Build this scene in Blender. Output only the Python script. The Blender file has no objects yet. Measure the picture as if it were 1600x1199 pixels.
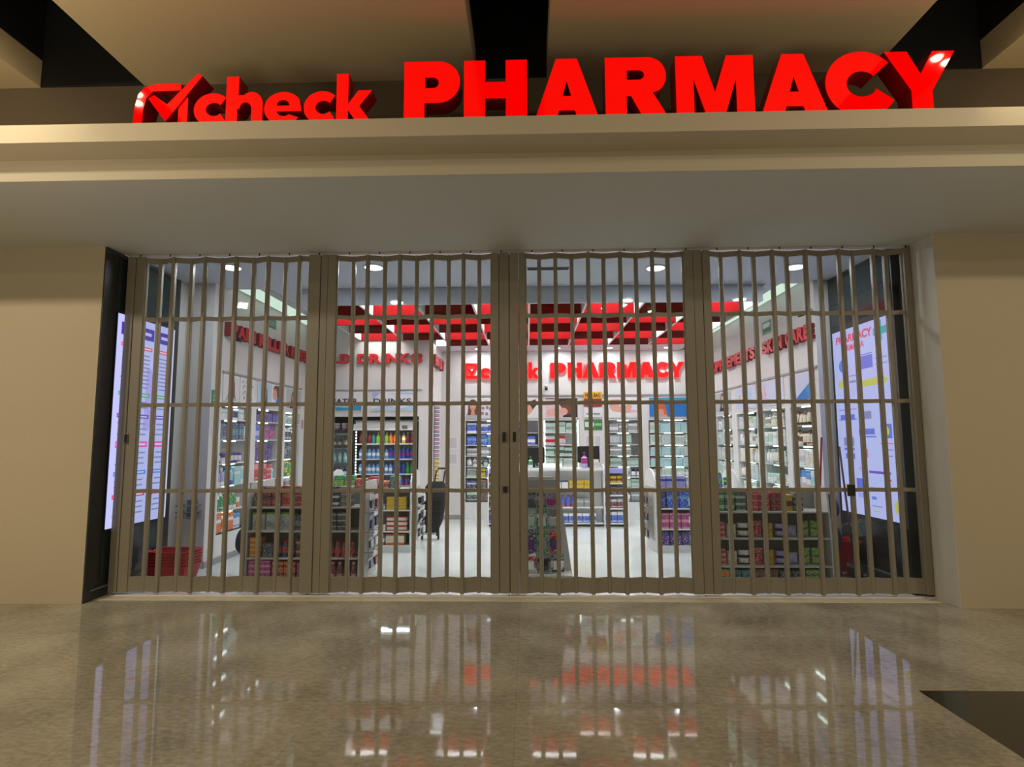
import bpy, math, random
from math import sin, cos, pi, radians
from mathutils import Vector, Matrix

SC = bpy.context.scene
COL = SC.collection

# ------------------------------------------------------------------ camera
FPX, CD, CX, YAW, PIT, ROL, EYE = 900.0, 6.10, .08, .026, .098, .004, 1.6
cam = bpy.data.cameras.new('camera')
cam_o = bpy.data.objects.new('camera', cam)
COL.objects.link(cam_o)
cam.sensor_fit = 'HORIZONTAL'
cam.sensor_width = 36.0
cam.lens = 36.0 * FPX / 1600.0
cam.clip_end = 100
cam_o.matrix_world = (Matrix.Translation((CX, -CD, EYE)) @ Matrix.Rotation(YAW, 4, 'Z')
                      @ Matrix.Rotation(pi / 2 + PIT, 4, 'X') @ Matrix.Rotation(-ROL, 4, 'Z'))
SC.camera = cam_o

# ------------------------------------------------------------------ world, colour
SC.view_settings.view_transform = 'Standard'
SC.view_settings.look = 'None'
SC.view_settings.gamma = 1.0
SC.view_settings.exposure = 0.0
SC.view_settings.use_curve_mapping = False
SC.cycles.use_denoising = True
SC.cycles.max_bounces = 8
SC.cycles.sample_clamp_indirect = 4.0
W = bpy.data.worlds.new('mall_ambience')
SC.world = W
W.use_nodes = True
W.node_tree.nodes['Background'].inputs[0].default_value = (1.0, .90, .72, 1)
W.node_tree.nodes['Background'].inputs[1].default_value = .31


def area(name, loc, rot, sx, sy, power, color, spread=180):
    l = bpy.data.lights.new(name, 'AREA')
    l.shape = 'RECTANGLE'
    l.size, l.size_y = sx, sy
    l.energy = power
    l.color = color
    l.spread = radians(spread)
    o = bpy.data.objects.new(name, l)
    COL.objects.link(o)
    o.location = loc
    o.rotation_euler = rot
    return o


def spot(name, loc, target, power, color, size=70, blend=.6, r=.08):
    l = bpy.data.lights.new(name, 'SPOT')
    l.energy = power
    l.color = color
    l.spot_size = radians(size)
    l.spot_blend = blend
    l.shadow_soft_size = r
    o = bpy.data.objects.new(name, l)
    COL.objects.link(o)
    o.location = loc
    o.rotation_euler = (Vector(target) - Vector(loc)).to_track_quat('-Z', 'Y').to_euler()
    return o


WARM = (1.0, .85, .63)
COOL = (.93, .96, 1.0)
# the mall's own warm lamps, in the ceiling behind the camera; the two fills are added
area('mall_lamp_west', (-5.9, -4.5, 4.7), (radians(18), radians(-8), 0), .28, .28, 150, WARM)
area('mall_lamp_middle', (-1.9, -7.4, 4.7), (radians(25), 0, 0), .2, .2, 24, WARM)
area('mall_lamp_middle_east', (2.2, -7.2, 4.7), (radians(25), 0, 0), .2, .2, 24, WARM)
area('mall_lamp_east', (6.0, -5.2, 4.7), (radians(15), radians(8), 0), .28, .28, 95, WARM)
area('mall_fill_west', (-3.9, -4.0, 2.6), (radians(180), 0, 0), 1.6, 1.2, 40, WARM)  # unseen fill added in mid-air, aimed up to brighten the ceiling
area('mall_fill_east', (4.0, -4.2, 2.6), (radians(180), 0, 0), 1.6, 1.2, 25, WARM)  # second unseen fill added for the ceiling, no fitting here
# shop downlights (areas just under the lamp discs built further down)
LAMPS = [(-3.45, .54), (-1.75, .60), (1.65, .76), (3.33, .79)]
for (lx, ly) in LAMPS:
    area('shop_downlight', (lx, ly, 3.655), (0, 0, 0), .2, .2, 14.5, COOL)
BACKLAMPS = [(-.9, 5.42), (.7, 5.42), (1.75, 5.42), (2.9, 5.42)]
for (lx, ly) in BACKLAMPS:
    area('shop_downlight', (lx, ly, 3.435), (0, 0, 0), .11, .11, 13, COOL)
# small spotlights hung in the dark ceiling slots, washing the ends of the fascia
SLOTLAMPS = [(-3.443, -2.768, 4.71, -5.2), (-3.353, -2.636, 4.71, -4.2), (3.414, -2.371, 4.71, 4.4), (3.537, -2.429, 4.71, 5.4)]
for (lx, ly, lz, tx) in SLOTLAMPS:
    spot('slot_spotlight_lamp', (lx, ly, lz - .07), (tx, -2.0, 3.7), 34, (1.0, .84, .58), 120, .9, .03)


# ------------------------------------------------------------------ pixel -> place
def ray(px, py):
    X = (px - 800) / FPX
    U = (599.5 - py) / FPX
    x = cos(ROL) * X - sin(ROL) * U
    u = sin(ROL) * X + cos(ROL) * U
    y = cos(PIT) - sin(PIT) * u
    z = sin(PIT) + cos(PIT) * u
    return Vector((cos(YAW) * x - sin(YAW) * y, sin(YAW) * x + cos(YAW) * y, z))


def at(px, py, x=None, y=None, z=None):
    c = Vector((CX, -CD, EYE))
    r = ray(px, py)
    t = (x - c.x) / r.x if x is not None else (y - c.y) / r.y if y is not None else (z - c.z) / r.z
    return c + r * t


# ------------------------------------------------------------------ materials
MATS = {}


def lin(c):
    return tuple(((v / 255) / 12.92 if v / 255 <= .04045 else ((v / 255 + .055) / 1.055) ** 2.4) for v in c) + (1,)


def mat(name, rgb, rough=.5, metal=0, emit=None, strength=0, noise=0, nscale=20, bump=0, spec=.5):
    if name in MATS:
        return MATS[name]
    m = bpy.data.materials.new(name)
    m.use_nodes = True
    nt = m.node_tree
    b = nt.nodes['Principled BSDF']
    b.inputs['Base Color'].default_value = lin(rgb)
    b.inputs['Roughness'].default_value = rough
    b.inputs['Metallic'].default_value = metal
    b.inputs['Specular IOR Level'].default_value = spec
    if emit:
        b.inputs['Emission Color'].default_value = lin(emit)
        b.inputs['Emission Strength'].default_value = strength
    if noise or bump:
        tc = nt.nodes.new('ShaderNodeTexCoord')
        n = nt.nodes.new('ShaderNodeTexNoise')
        n.inputs['Scale'].default_value = nscale
        n.inputs['Detail'].default_value = 6
        nt.links.new(tc.outputs['Object'], n.inputs['Vector'])
        if noise:
            mx = nt.nodes.new('ShaderNodeMix')
            mx.data_type = 'RGBA'
            c = lin(rgb)
            mx.inputs[6].default_value = tuple(v * (1 - noise) for v in c[:3]) + (1,)
            mx.inputs[7].default_value = tuple(min(1, v * (1 + noise)) for v in c[:3]) + (1,)
            nt.links.new(n.outputs['Fac'], mx.inputs[0])
            nt.links.new(mx.outputs[2], b.inputs['Base Color'])
        if bump:
            bp = nt.nodes.new('ShaderNodeBump')
            bp.inputs['Strength'].default_value = bump
            bp.inputs['Distance'].default_value = .01
            nt.links.new(n.outputs['Fac'], bp.inputs['Height'])
            nt.links.new(bp.outputs[0], b.inputs['Normal'])
    MATS[name] = m
    return m


def pack(c1, c2, style=0):
    """printed packaging: bands of a second colour and a speckle of small print"""
    key = 'pack_%s_%s_%d' % (c1, c2, style)
    if key in MATS:
        return MATS[key]
    m = bpy.data.materials.new('printed_pack')
    m.use_nodes = True
    nt = m.node_tree
    b = nt.nodes['Principled BSDF']
    b.inputs['Roughness'].default_value = .38
    tc = nt.nodes.new('ShaderNodeTexCoord')
    sp = nt.nodes.new('ShaderNodeSeparateXYZ')
    nt.links.new(tc.outputs['Generated'], sp.inputs[0])
    cr = nt.nodes.new('ShaderNodeValToRGB')
    cr.color_ramp.interpolation = 'CONSTANT'
    stops = {0: [(0, c1), (.28, c2), (.62, c1)], 1: [(0, c2), (.22, c1), (.85, c2)],
             2: [(0, c1), (.55, c2), (.72, c1)], 3: [(0, c1), (.12, c2), (.2, c1), (.7, c2)],
             4: [(0, c1), (.5, c1), (.9, c2)]}[style]
    el = cr.color_ramp.elements
    el[0].position, el[0].color = stops[0][0], lin(stops[0][1])
    el[1].position, el[1].color = stops[1][0], lin(stops[1][1])
    for p, c in stops[2:]:
        e = el.new(p)
        e.color = lin(c)
    nt.links.new(sp.outputs[2], cr.inputs[0])
    n = nt.nodes.new('ShaderNodeTexNoise')
    n.inputs['Scale'].default_value = 7
    mp = nt.nodes.new('ShaderNodeMapping')
    mp.inputs['Scale'].default_value = (1, 1, 4)
    nt.links.new(tc.outputs['Generated'], mp.inputs[0])
    nt.links.new(mp.outputs[0], n.inputs['Vector'])
    th = nt.nodes.new('ShaderNodeMath')
    th.operation = 'GREATER_THAN'
    th.inputs[1].default_value = .60
    nt.links.new(n.outputs['Fac'], th.inputs[0])
    mx = nt.nodes.new('ShaderNodeMix')
    mx.data_type = 'RGBA'
    nt.links.new(th.outputs[0], mx.inputs[0])
    nt.links.new(cr.outputs[0], mx.inputs[6])
    lum = sum(c1) / 3
    mx.inputs[7].default_value = lin((235, 235, 235) if lum < 130 else tuple(int(v * .35) for v in c2))
    nt.links.new(mx.outputs[2], b.inputs['Base Color'])
    MATS[key] = m
    return m


def glass_mat(name, tint=(235, 240, 240), refl=.02, rough=.01):
    m = bpy.data.materials.new(name)
    m.use_nodes = True
    nt = m.node_tree
    nt.nodes.remove(nt.nodes['Principled BSDF'])
    out = nt.nodes['Material Output']
    t = nt.nodes.new('ShaderNodeBsdfTransparent')
    t.inputs[0].default_value = lin(tint)
    g = nt.nodes.new('ShaderNodeBsdfGlossy')
    g.inputs['Roughness'].default_value = rough
    g.inputs['Color'].default_value = (1, 1, 1, 1)
    f = nt.nodes.new('ShaderNodeLayerWeight')
    f.inputs[0].default_value = .5
    pw = nt.nodes.new('ShaderNodeMath')
    pw.operation = 'POWER'
    pw.inputs[1].default_value = 5
    sc = nt.nodes.new('ShaderNodeMath')
    sc.operation = 'MULTIPLY_ADD'
    sc.inputs[1].default_value = .8
    sc.inputs[2].default_value = refl
    mx = nt.nodes.new('ShaderNodeMixShader')
    nt.links.new(f.outputs['Facing'], pw.inputs[0])
    nt.links.new(pw.outputs[0], sc.inputs[0])
    nt.links.new(sc.outputs[0], mx.inputs[0])
    nt.links.new(t.outputs[0], mx.inputs[1])
    nt.links.new(g.outputs[0], mx.inputs[2])
    nt.links.new(mx.outputs[0], out.inputs[0])
    MATS[name] = m
    return m


def stone_floor(name, rgb, rgb2, rough, tile, joint, fres=1.5, seed=0.0, bump=.02):
    m = bpy.data.materials.new(name)
    m.use_nodes = True
    nt = m.node_tree
    b = nt.nodes['Principled BSDF']
    b.inputs['Roughness'].default_value = rough
    b.inputs['IOR'].default_value = fres
    tc = nt.nodes.new('ShaderNodeTexCoord')
    n1 = nt.nodes.new('ShaderNodeTexNoise')
    n1.inputs['Scale'].default_value = 1.6
    n1.inputs['Detail'].default_value = 8
    n2 = nt.nodes.new('ShaderNodeTexNoise')
    n2.inputs['Scale'].default_value = 34
    n2.inputs['Detail'].default_value = 10
    n2.inputs['Roughness'].default_value = .72
    nt.links.new(tc.outputs['Object'], n1.inputs['Vector'])
    mpv = nt.nodes.new('ShaderNodeMapping')
    mpv.inputs['Scale'].default_value = (.55, 1.0, 1.0)
    mpv.inputs['Rotation'].default_value = (0, 0, .35)
    nt.links.new(tc.outputs['Object'], mpv.inputs[0])
    nt.links.new(mpv.outputs[0], n2.inputs['Vector'])
    ad = nt.nodes.new('ShaderNodeMath')
    ad.operation = 'MULTIPLY_ADD'
    ad.inputs[1].default_value = .55
    nt.links.new(n2.outputs['Fac'], ad.inputs[0])
    m2 = nt.nodes.new('ShaderNodeMath')
    m2.operation = 'MULTIPLY'
    m2.inputs[1].default_value = .45
    nt.links.new(n1.outputs['Fac'], m2.inputs[0])
    nt.links.new(m2.outputs[0], ad.inputs[2])
    mx = nt.nodes.new('ShaderNodeMix')
    mx.data_type = 'RGBA'
    mx.inputs[6].default_value = lin(rgb)
    mx.inputs[7].default_value = lin(rgb2)
    cr = nt.nodes.new('ShaderNodeMapRange')
    cr.inputs[1].default_value = .35
    cr.inputs[2].default_value = .65
    nt.links.new(ad.outputs[0], cr.inputs[0])
    nt.links.new(cr.outputs[0], mx.inputs[0])
    br = nt.nodes.new('ShaderNodeTexBrick')
    br.offset = 0
    br.inputs['Scale'].default_value = 1.0
    br.inputs['Brick Width'].default_value = tile
    br.inputs['Row Height'].default_value = tile
    br.inputs['Mortar Size'].default_value = .004
    br.inputs['Color1'].default_value = (1, 1, 1, 1)
    br.inputs['Color2'].default_value = (.9, .9, .9, 1)
    br.inputs['Mortar'].default_value = (joint, joint, joint, 1)
    nt.links.new(tc.outputs['Object'], br.inputs['Vector'])
    mu = nt.nodes.new('ShaderNodeMix')
    mu.data_type = 'RGBA'
    mu.blend_type = 'MULTIPLY'
    mu.inputs[0].default_value = 1
    nt.links.new(mx.outputs[2], mu.inputs[6])
    nt.links.new(br.outputs['Color'], mu.inputs[7])
    nt.links.new(mu.outputs[2], b.inputs['Base Color'])
    bp = nt.nodes.new('ShaderNodeBump')
    bp.inputs['Strength'].default_value = bump
    bp.inputs['Distance'].default_value = .01
    n3 = nt.nodes.new('ShaderNodeTexNoise')
    n3.inputs['Scale'].default_value = 9
    nt.links.new(tc.outputs['Object'], n3.inputs['Vector'])
    nt.links.new(n3.outputs['Fac'], bp.inputs['Height'])
    nt.links.new(bp.outputs[0], b.inputs['Normal'])
    MATS[name] = m
    return m


M_PAINT = mat('mall_paint', (186, 172, 144), .7, noise=.05, nscale=60, bump=.05)
M_PAINT_R = mat('pale_return_paint', (200, 196, 182), .7)
M_LEDGE = mat('fascia_paint', (190, 178, 152), .6)
M_SOFFIT = mat('soffit_paint', (196, 196, 188), .7)
M_CEIL = mat('mall_ceiling_paint', (196, 178, 140), .8)
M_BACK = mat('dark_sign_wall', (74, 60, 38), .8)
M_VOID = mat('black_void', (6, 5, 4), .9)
M_GATE = mat('gate_metal', (136, 128, 110), .45, noise=.04, nscale=90)
M_GATE_D = mat('gate_recess', (18, 14, 10), .5)
M_DARK = mat('dark_frame_metal', (44, 46, 46), .35)
M_DARKG = mat('dark_panel_glass', (38, 48, 50), .12)
M_WHITE = mat('shop_white_wall', (214, 210, 208), .6)
M_WHITE2 = mat('white_laminate', (226, 226, 226), .3)
M_SCEIL = mat('shop_ceiling_paint', (200, 204, 214), .7)
M_RED = mat('red_letter_face', (196, 26, 40), .4)
M_RED_P = mat('red_coffer_paint', (136, 18, 22), .9, spec=0.05)
M_NEON = mat('lit_red_face', (60, 0, 0), .07, emit=(255, 0, 0), strength=.95)
M_NEON2 = mat('lit_red_face_inside', (120, 0, 0), .3, emit=(255, 10, 14), strength=2.0)
M_REDSIDE = mat('red_letter_side', (150, 8, 12), .25)
M_LED = mat('led_white', (255, 255, 255), .5, emit=(245, 255, 250), strength=7)
M_LAMP = mat('lamp_white', (255, 255, 255), .5, emit=(255, 255, 250), strength=9)
M_COVE = mat('cove_green_white', (230, 240, 230), .5, emit=(205, 228, 208), strength=.95)
M_COFFER = mat('coffer_light', (255, 255, 255), .5, emit=(255, 250, 248), strength=12)
M_BLACK = mat('black_plastic', (20, 20, 22), .35)
M_GREY = mat('grey_plastic', (110, 112, 116), .4)
M_TRIM = mat('grey_trim', (150, 148, 150), .5)
M_GLASS = glass_mat('clear_pane')
M_FLOOR = stone_floor('mall_stone', (124, 117, 98), (188, 180, 158), .04, 1.2, .8, 1.38, bump=.012)
M_FDARK = stone_floor('dark_stone', (44, 42, 34), (58, 55, 46), .12, 1.2, .8, 1.5, bump=.02)
M_SFLOOR = stone_floor('shop_tile', (206, 212, 210), (222, 226, 224), .08, .6, .86, 1.45, bump=.01)
M_SILL = mat('threshold_stone', (214, 202, 176), .3)
M_PAPER = mat('paper', (222, 220, 224), .6)
M_INK = mat('grey_print', (150, 150, 158), .6)


# ------------------------------------------------------------------ mesh builder
class MB:
    def __init__(self):
        self.v, self.f, self.mi, self.mats = [], [], [], []

    def m(self, mt):
        if mt not in self.mats:
            self.mats.append(mt)
        return self.mats.index(mt)

    def add(self, vs, fs, mt):
        o = len(self.v)
        k = self.m(mt)
        self.v += [tuple(p) for p in vs]
        for f in fs:
            self.f.append([o + i for i in f])
            self.mi.append(k)
        return self

    def box(self, x0, x1, y0, y1, z0, z1, mt, R=None):
        vs = [(x, y, z) for x in (x0, x1) for y in (y0, y1) for z in (z0, z1)]
        if R is not None:
            vs = [R @ Vector(p) for p in vs]
        return self.add(vs, [(0, 1, 3, 2), (4, 6, 7, 5), (0, 4, 5, 1), (2, 3, 7, 6), (0, 2, 6, 4), (1, 5, 7, 3)], mt)

    def cbox(self, x0, x1, y0, y1, z0, z1, mt, b=.004):
        """box with chamfered upright edges and a small chamfer at top"""
        pts = [(x0 + b, y0), (x1 - b, y0), (x1, y0 + b), (x1, y1 - b), (x1 - b, y1), (x0 + b, y1), (x0, y1 - b), (x0, y0 + b)]
        cx, cy = (x0 + x1) / 2, (y0 + y1) / 2
        sx, sy = 1 - 2 * b / (x1 - x0), 1 - 2 * b / (y1 - y0)
        ins = [(cx + (x - cx) * sx, cy + (y - cy) * sy) for x, y in pts]
        vs = [(x, y, z0) for x, y in pts] + [(x, y, z1 - b) for x, y in pts] + [(x, y, z1) for x, y in ins]
        fs = [tuple(range(7, -1, -1)), tuple(range(16, 24))]
        for k in (0, 8):
            fs += [(k + i, k + (i + 1) % 8, k + 8 + (i + 1) % 8, k + 8 + i) for i in range(8)]
        return self.add(vs, fs, mt)

    def beam(self, p, q, w, h, mt):
        """straight bar from p to q, w wide sideways, h high"""
        p, q = Vector(p), Vector(q)
        d = (q - p).normalized()
        up = Vector((0, 0, 1)) if abs(d.z) < .95 else Vector((0, 1, 0))
        s = d.cross(up).normalized()
        u = s.cross(d).normalized()
        vs = [a + s * (i * w / 2) + u * (j * h / 2) for a in (p, q) for i in (-1, 1) for j in (-1, 1)]
        return self.add(vs, [(0, 1, 3, 2), (4, 6, 7, 5), (0, 4, 5, 1), (2, 3, 7, 6), (0, 2, 6, 4), (1, 5, 7, 3)], mt)

    def lathe(self, prof, mt, n=14, c=(0, 0, 0), mts=None):
        o = len(self.v)
        for r, z in prof:
            for i in range(n):
                a = 2 * pi * i / n
                self.v.append((c[0] + r * cos(a), c[1] + r * sin(a), c[2] + z))
        for k in range(len(prof) - 1):
            mk = self.m(mts[k] if mts else mt)
            for i in range(n):
                j = (i + 1) % n
                self.f.append([o + k * n + i, o + k * n + j, o + (k + 1) * n + j, o + (k + 1) * n + i])
                self.mi.append(mk)
        self.f.append([o + i for i in range(n - 1, -1, -1)])
        self.mi.append(self.m(mts[0] if mts else mt))
        self.f.append([o + (len(prof) - 1) * n + i for i in range(n)])
        self.mi.append(self.m(mts[-1] if mts else mt))
        return self

    def tube(self, pts, r, mt, n=8):
        pts = [Vector(p) for p in pts]
        o = len(self.v)
        for k, p in enumerate(pts):
            d = (pts[min(k + 1, len(pts) - 1)] - pts[max(k - 1, 0)]).normalized()
            up = Vector((0, 0, 1)) if abs(d.z) < .9 else Vector((1, 0, 0))
            s = d.cross(up).normalized()
            u = s.cross(d)
            for i in range(n):
                a = 2 * pi * i / n
                self.v.append(tuple(p + (s * cos(a) + u * sin(a)) * r))
        mk = self.m(mt)
        for k in range(len(pts) - 1):
            for i in range(n):
                j = (i + 1) % n
                self.f.append([o + k * n + i, o + k * n + j, o + (k + 1) * n + j, o + (k + 1) * n + i])
                self.mi.append(mk)
        for e in (0, len(pts) - 1):
            self.f.append([o + e * n + i for i in (range(n) if e else range(n - 1, -1, -1))])
            self.mi.append(mk)
        return self

    def prism(self, pts, axis, a, b, mt):
        """polygon pts in the plane square to axis, pushed from a to b"""
        def P(u, v, w):
            return {'x': (w, u, v), 'y': (u, w, v), 'z': (u, v, w)}[axis]
        n = len(pts)
        vs = [P(u, v, a) for u, v in pts] + [P(u, v, b) for u, v in pts]
        fs = [tuple(range(n - 1, -1, -1)), tuple(range(n, 2 * n))] + [(i, (i + 1) % n, n + (i + 1) % n, n + i) for i in range(n)]
        return self.add(vs, fs, mt)

    def mesh(self, name):
        me = bpy.data.meshes.new(name)
        me.from_pydata(self.v, [], self.f)
        for mt in self.mats:
            me.materials.append(mt)
        me.polygons.foreach_set('material_index', self.mi)
        me.update()
        return me

    def build(self, name, parent=None, smooth=False, loc=None, rotz=0):
        me = self.mesh(name)
        if smooth:
            for p in me.polygons:
                p.use_smooth = True
            me.set_sharp_from_angle(angle=radians(40))
        return link(name, me, parent, loc, rotz)


def link(name, me, parent=None, loc=None, rotz=0):
    o = bpy.data.objects.new(name, me)
    COL.objects.link(o)
    if parent is not None:
        o.parent = parent
    if loc is not None:
        o.location = loc
    if rotz:
        o.rotation_euler = (0, 0, rotz)
    return o


def tag(o, label, cat, group=None):
    o['label'] = label
    o['category'] = cat
    if group:
        o['group'] = group
    return o


def thing(name, label, cat, loc=(0, 0, 0), rotz=0, group=None):
    o = link(name, None, None, loc, rotz)
    o.empty_display_size = .1
    return tag(o, label, cat, group)


def struct(o, label=None):
    o['kind'] = 'structure'
    if label:
        o['label'] = label
    return o


def text_mesh(s, w, h, depth, bold=.0, space=1.0, keep=False):
    """word as a mesh in the xz plane facing -y, from (0,0,0) to (w, -depth, h)"""
    cu = bpy.data.curves.new('word', 'FONT')
    cu.body = s
    cu.extrude = .5
    cu.offset = bold
    cu.space_character = space
    cu.resolution_u = 4
    ob = bpy.data.objects.new('word', cu)
    COL.objects.link(ob)
    dg = bpy.context.evaluated_depsgraph_get()
    me = bpy.data.meshes.new_from_object(ob.evaluated_get(dg))
    bpy.data.objects.remove(ob)
    xs = [v.co.x for v in me.vertices]
    ys = [v.co.y for v in me.vertices]
    x0, x1, y0, y1 = min(xs), max(xs), min(ys), max(ys)
    vs = []
    for v in me.vertices:
        k = (v.co.z + .5)           # 0..1
        vs.append(((v.co.x - x0) / (x1 - x0) * w, -k * depth, (v.co.y - y0) / (y1 - y0) * h))
    fs = [list(p.vertices) for p in me.polygons]
    bpy.data.meshes.remove(me)
    return vs, fs


def faces_front(vs, fs):
    """split faces into those looking to -y and the rest"""
    fr, sd = [], []
    for f in fs:
        a, b, c = Vector(vs[f[0]]), Vector(vs[f[1]]), Vector(vs[f[2]])
        n = (b - a).cross(c - a)
        (fr if abs(n.y) > .9 * n.length and min(vs[i][1] for i in f) < -1e-6 and a.y < -1e-6 else sd).append(f)
    return fr, sd


def word(name, s, w, h, depth, mt, side=None, parent=None, loc=(0, 0, 0), rotz=0, bold=.02, space=1.0):
    vs, fs = text_mesh(s, w, h, depth, bold, space)
    mb = MB()
    fr, sd = faces_front(vs, fs)
    mb.add(vs, fr, mt)
    mb.add(vs, sd, side or mt)
    return mb.build(name, parent, False, loc, rotz)


ORD = ['first', 'second', 'third', 'fourth', 'fifth', 'sixth', 'seventh', 'eighth', 'ninth', 'tenth', 'eleventh', 'twelfth',
       'thirteenth', 'fourteenth', 'fifteenth', 'sixteenth', 'seventeenth', 'eighteenth', 'nineteenth', 'twentieth',
       'twenty-first', 'twenty-second', 'twenty-third', 'twenty-fourth', 'twenty-fifth', 'twenty-sixth', 'twenty-seventh', 'twenty-eighth']

# ================================================================== MALL SHELL
def sbox(name, boxes, mt=None):
    mb = MB()
    for b in boxes:
        mb.box(*b[:6], b[6] if len(b) > 6 else mt)
    return struct(mb.build(name))


floor = sbox('floor', [(-9, 9, -9.5, -.19, -.1, 0, M_FLOOR)])
sbox('floor_dark_tile', [(2.56, 5.0, -4.6, -2.19, -.02, .0015, M_FDARK)])
sbox('floor_threshold', [(-4.34, 4.32, -.19, .06, -.1, .004, M_SILL)])
sbox('floor_shop', [(-4.6, 4.6, .06, 6.6, -.1, 0, M_SFLOOR)])
# facade piers
PL, PR = -4.347, 4.17
sbox('wall_left', [(-9, PL, -.32, 1.0, 0, 3.65, M_PAINT)])
mb = MB()
mb.box(PR, 9, -.37, -.05, 0, 3.65, M_PAINT)
mb.box(4.29, 9, -.05, .5, 0, 3.65, M_PAINT)
mb.box(PR - .006, PR, -.368, -.02, 0, 3.65, M_PAINT_R)
struct(mb.build('wall_right'))
# bulkhead with stepped fascia
mb = MB()
prof = [(-1.83, 3.65), (-.03, 3.65), (-.03, 3.69), (.02, 3.69), (.02, 4.75), (-1.35, 4.75), (-1.35, 3.96), (-2.10, 3.96), (-2.10, 3.82), (-1.83, 3.82)]
mb.prism([(y, z) for y, z in prof], 'x', -9, 9, M_LEDGE)
fas = mb.build('wall_fascia')
me = fas.data
me.materials.append(M_SOFFIT)
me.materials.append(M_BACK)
for p in me.polygons:
    n, c = p.normal, p.center
    if abs(n.z) > .9 and abs(c.z - 3.65) < .01:
        p.material_index = 1
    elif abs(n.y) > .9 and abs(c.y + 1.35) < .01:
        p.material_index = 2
struct(fas)
# mall ceiling slabs with black slots between them
mb = MB()
for x0, x1 in ((-9, -4.24), (-3.30, -.35), (.27, 3.06), (3.99, 9)):
    mb.box(x0, x1, -9.5, -1.35, 4.75, 5.0, M_CEIL)
mb.box(-9, 9, -9.5, -1.2, 5.75, 5.8, M_VOID)
for x0, x1 in ((-4.24, -3.30), (-.35, .27), (3.06, 3.99)):
    mb.box(x0 - .02, x0, -9.5, -1.35, 5.0, 5.76, M_VOID)
    mb.box(x1, x1 + .02, -9.5, -1.35, 5.0, 5.76, M_VOID)
    mb.box(x0, x1, -1.36, -1.33, 4.75, 5.76, M_VOID)
struct(mb.build('ceiling'))

# ================================================================== MAIN SIGN
BASE = 3.97
SY = -2.0


def spx(px):
    return at(px, 185, y=SY).x


def arc(cx, cy, rx, ry, a0, a1, n=14):
    return [(cx + rx * cos(radians(a0 + (a1 - a0) * i / n)), cy + ry * sin(radians(a0 + (a1 - a0) * i / n))) for i in range(n + 1)]


def solid_letter(name, loops, x0, z0, s, y0, y1, face, side, parent, sx=None):
    """letter cut from outer and hole loops, front face at y0, back at y1"""
    cu = bpy.data.curves.new('letter', 'CURVE')
    cu.dimensions = '2D'
    cu.fill_mode = 'BOTH'
    cu.extrude = .5
    for lp in loops:
        sp = cu.splines.new('POLY')
        sp.points.add(len(lp) - 1)
        for i, (u, v) in enumerate(lp):
            sp.points[i].co = (u, v, 0, 1)
        sp.use_cyclic_u = True
    ob = bpy.data.objects.new('letter', cu)
    COL.objects.link(ob)
    dg = bpy.context.evaluated_depsgraph_get()
    me = bpy.data.meshes.new_from_object(ob.evaluated_get(dg))
    bpy.data.objects.remove(ob)
    sx = sx or s
    vs = [(x0 + v.co.x * sx, y1 + (y0 - y1) * (v.co.z + .5), z0 + v.co.y * s) for v in me.vertices]
    fs = [list(p.vertices) for p in me.polygons]
    zf = [[me.vertices[i].co.z for i in p.vertices] for p in me.polygons]
    mb = MB()
    mb.add(vs, [f for f, z in zip(fs, zf) if min(z) > .4], face)
    mb.add(vs, [f for f, z in zip(fs, zf) if min(z) <= .4], side)
    return mb.build(name, parent)


GL = {}
GL['P'] = [[(0, 0), (.32, 0), (.32, .33)] + arc(.535, .665, .335, .335, -90, 90) + [(0, 1)],
           [(.33, .57)] + arc(.45, .655, .09, .085, -90, 90, 8) + [(.33, .74)]]
GL['H'] = [[(0, 0), (.33, 0), (.33, .385), (.65, .385), (.65, 0), (.98, 0), (.98, 1), (.65, 1), (.65, .65), (.33, .65), (.33, 1), (0, 1)]]
GL['A'] = [[(0, 0), (.34, 0), (.39, .17), (.64, .17), (.69, 0), (1.03, 0), (.68, 1), (.35, 1)],
           [(.45, .40), (.585, .40), (.515, .64)]]
GL['R'] = [[(0, 0), (.33, 0), (.33, .38), (.40, .38), (.60, 0), (.99, 0), (.74, .43)] + arc(.66, .70, .29, .30, -50, 90) + [(0, 1)],
           [(.34, .64)] + arc(.52, .715, .09, .075, -90, 90, 8) + [(.34, .79)]]
GL['M'] = [[(0, 0), (.28, 0), (.28, .62), (.48, 0), (.74, 0), (.94, .62), (.94, 0), (1.22, 0), (1.22, 1), (.80, 1), (.61, .42), (.42, 1), (0, 1)]]
GL['C'] = [arc(.52, .5, .53, .515, 40, 330, 30) + arc(.52, .5, .22, .20, -22, -322, 24)]
GL['Y'] = [[(.40, 0), (.74, 0), (.74, .38), (1.14, 1), (.78, 1), (.57, .64), (.37, 1), (0, 1), (.40, .38)]]

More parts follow.
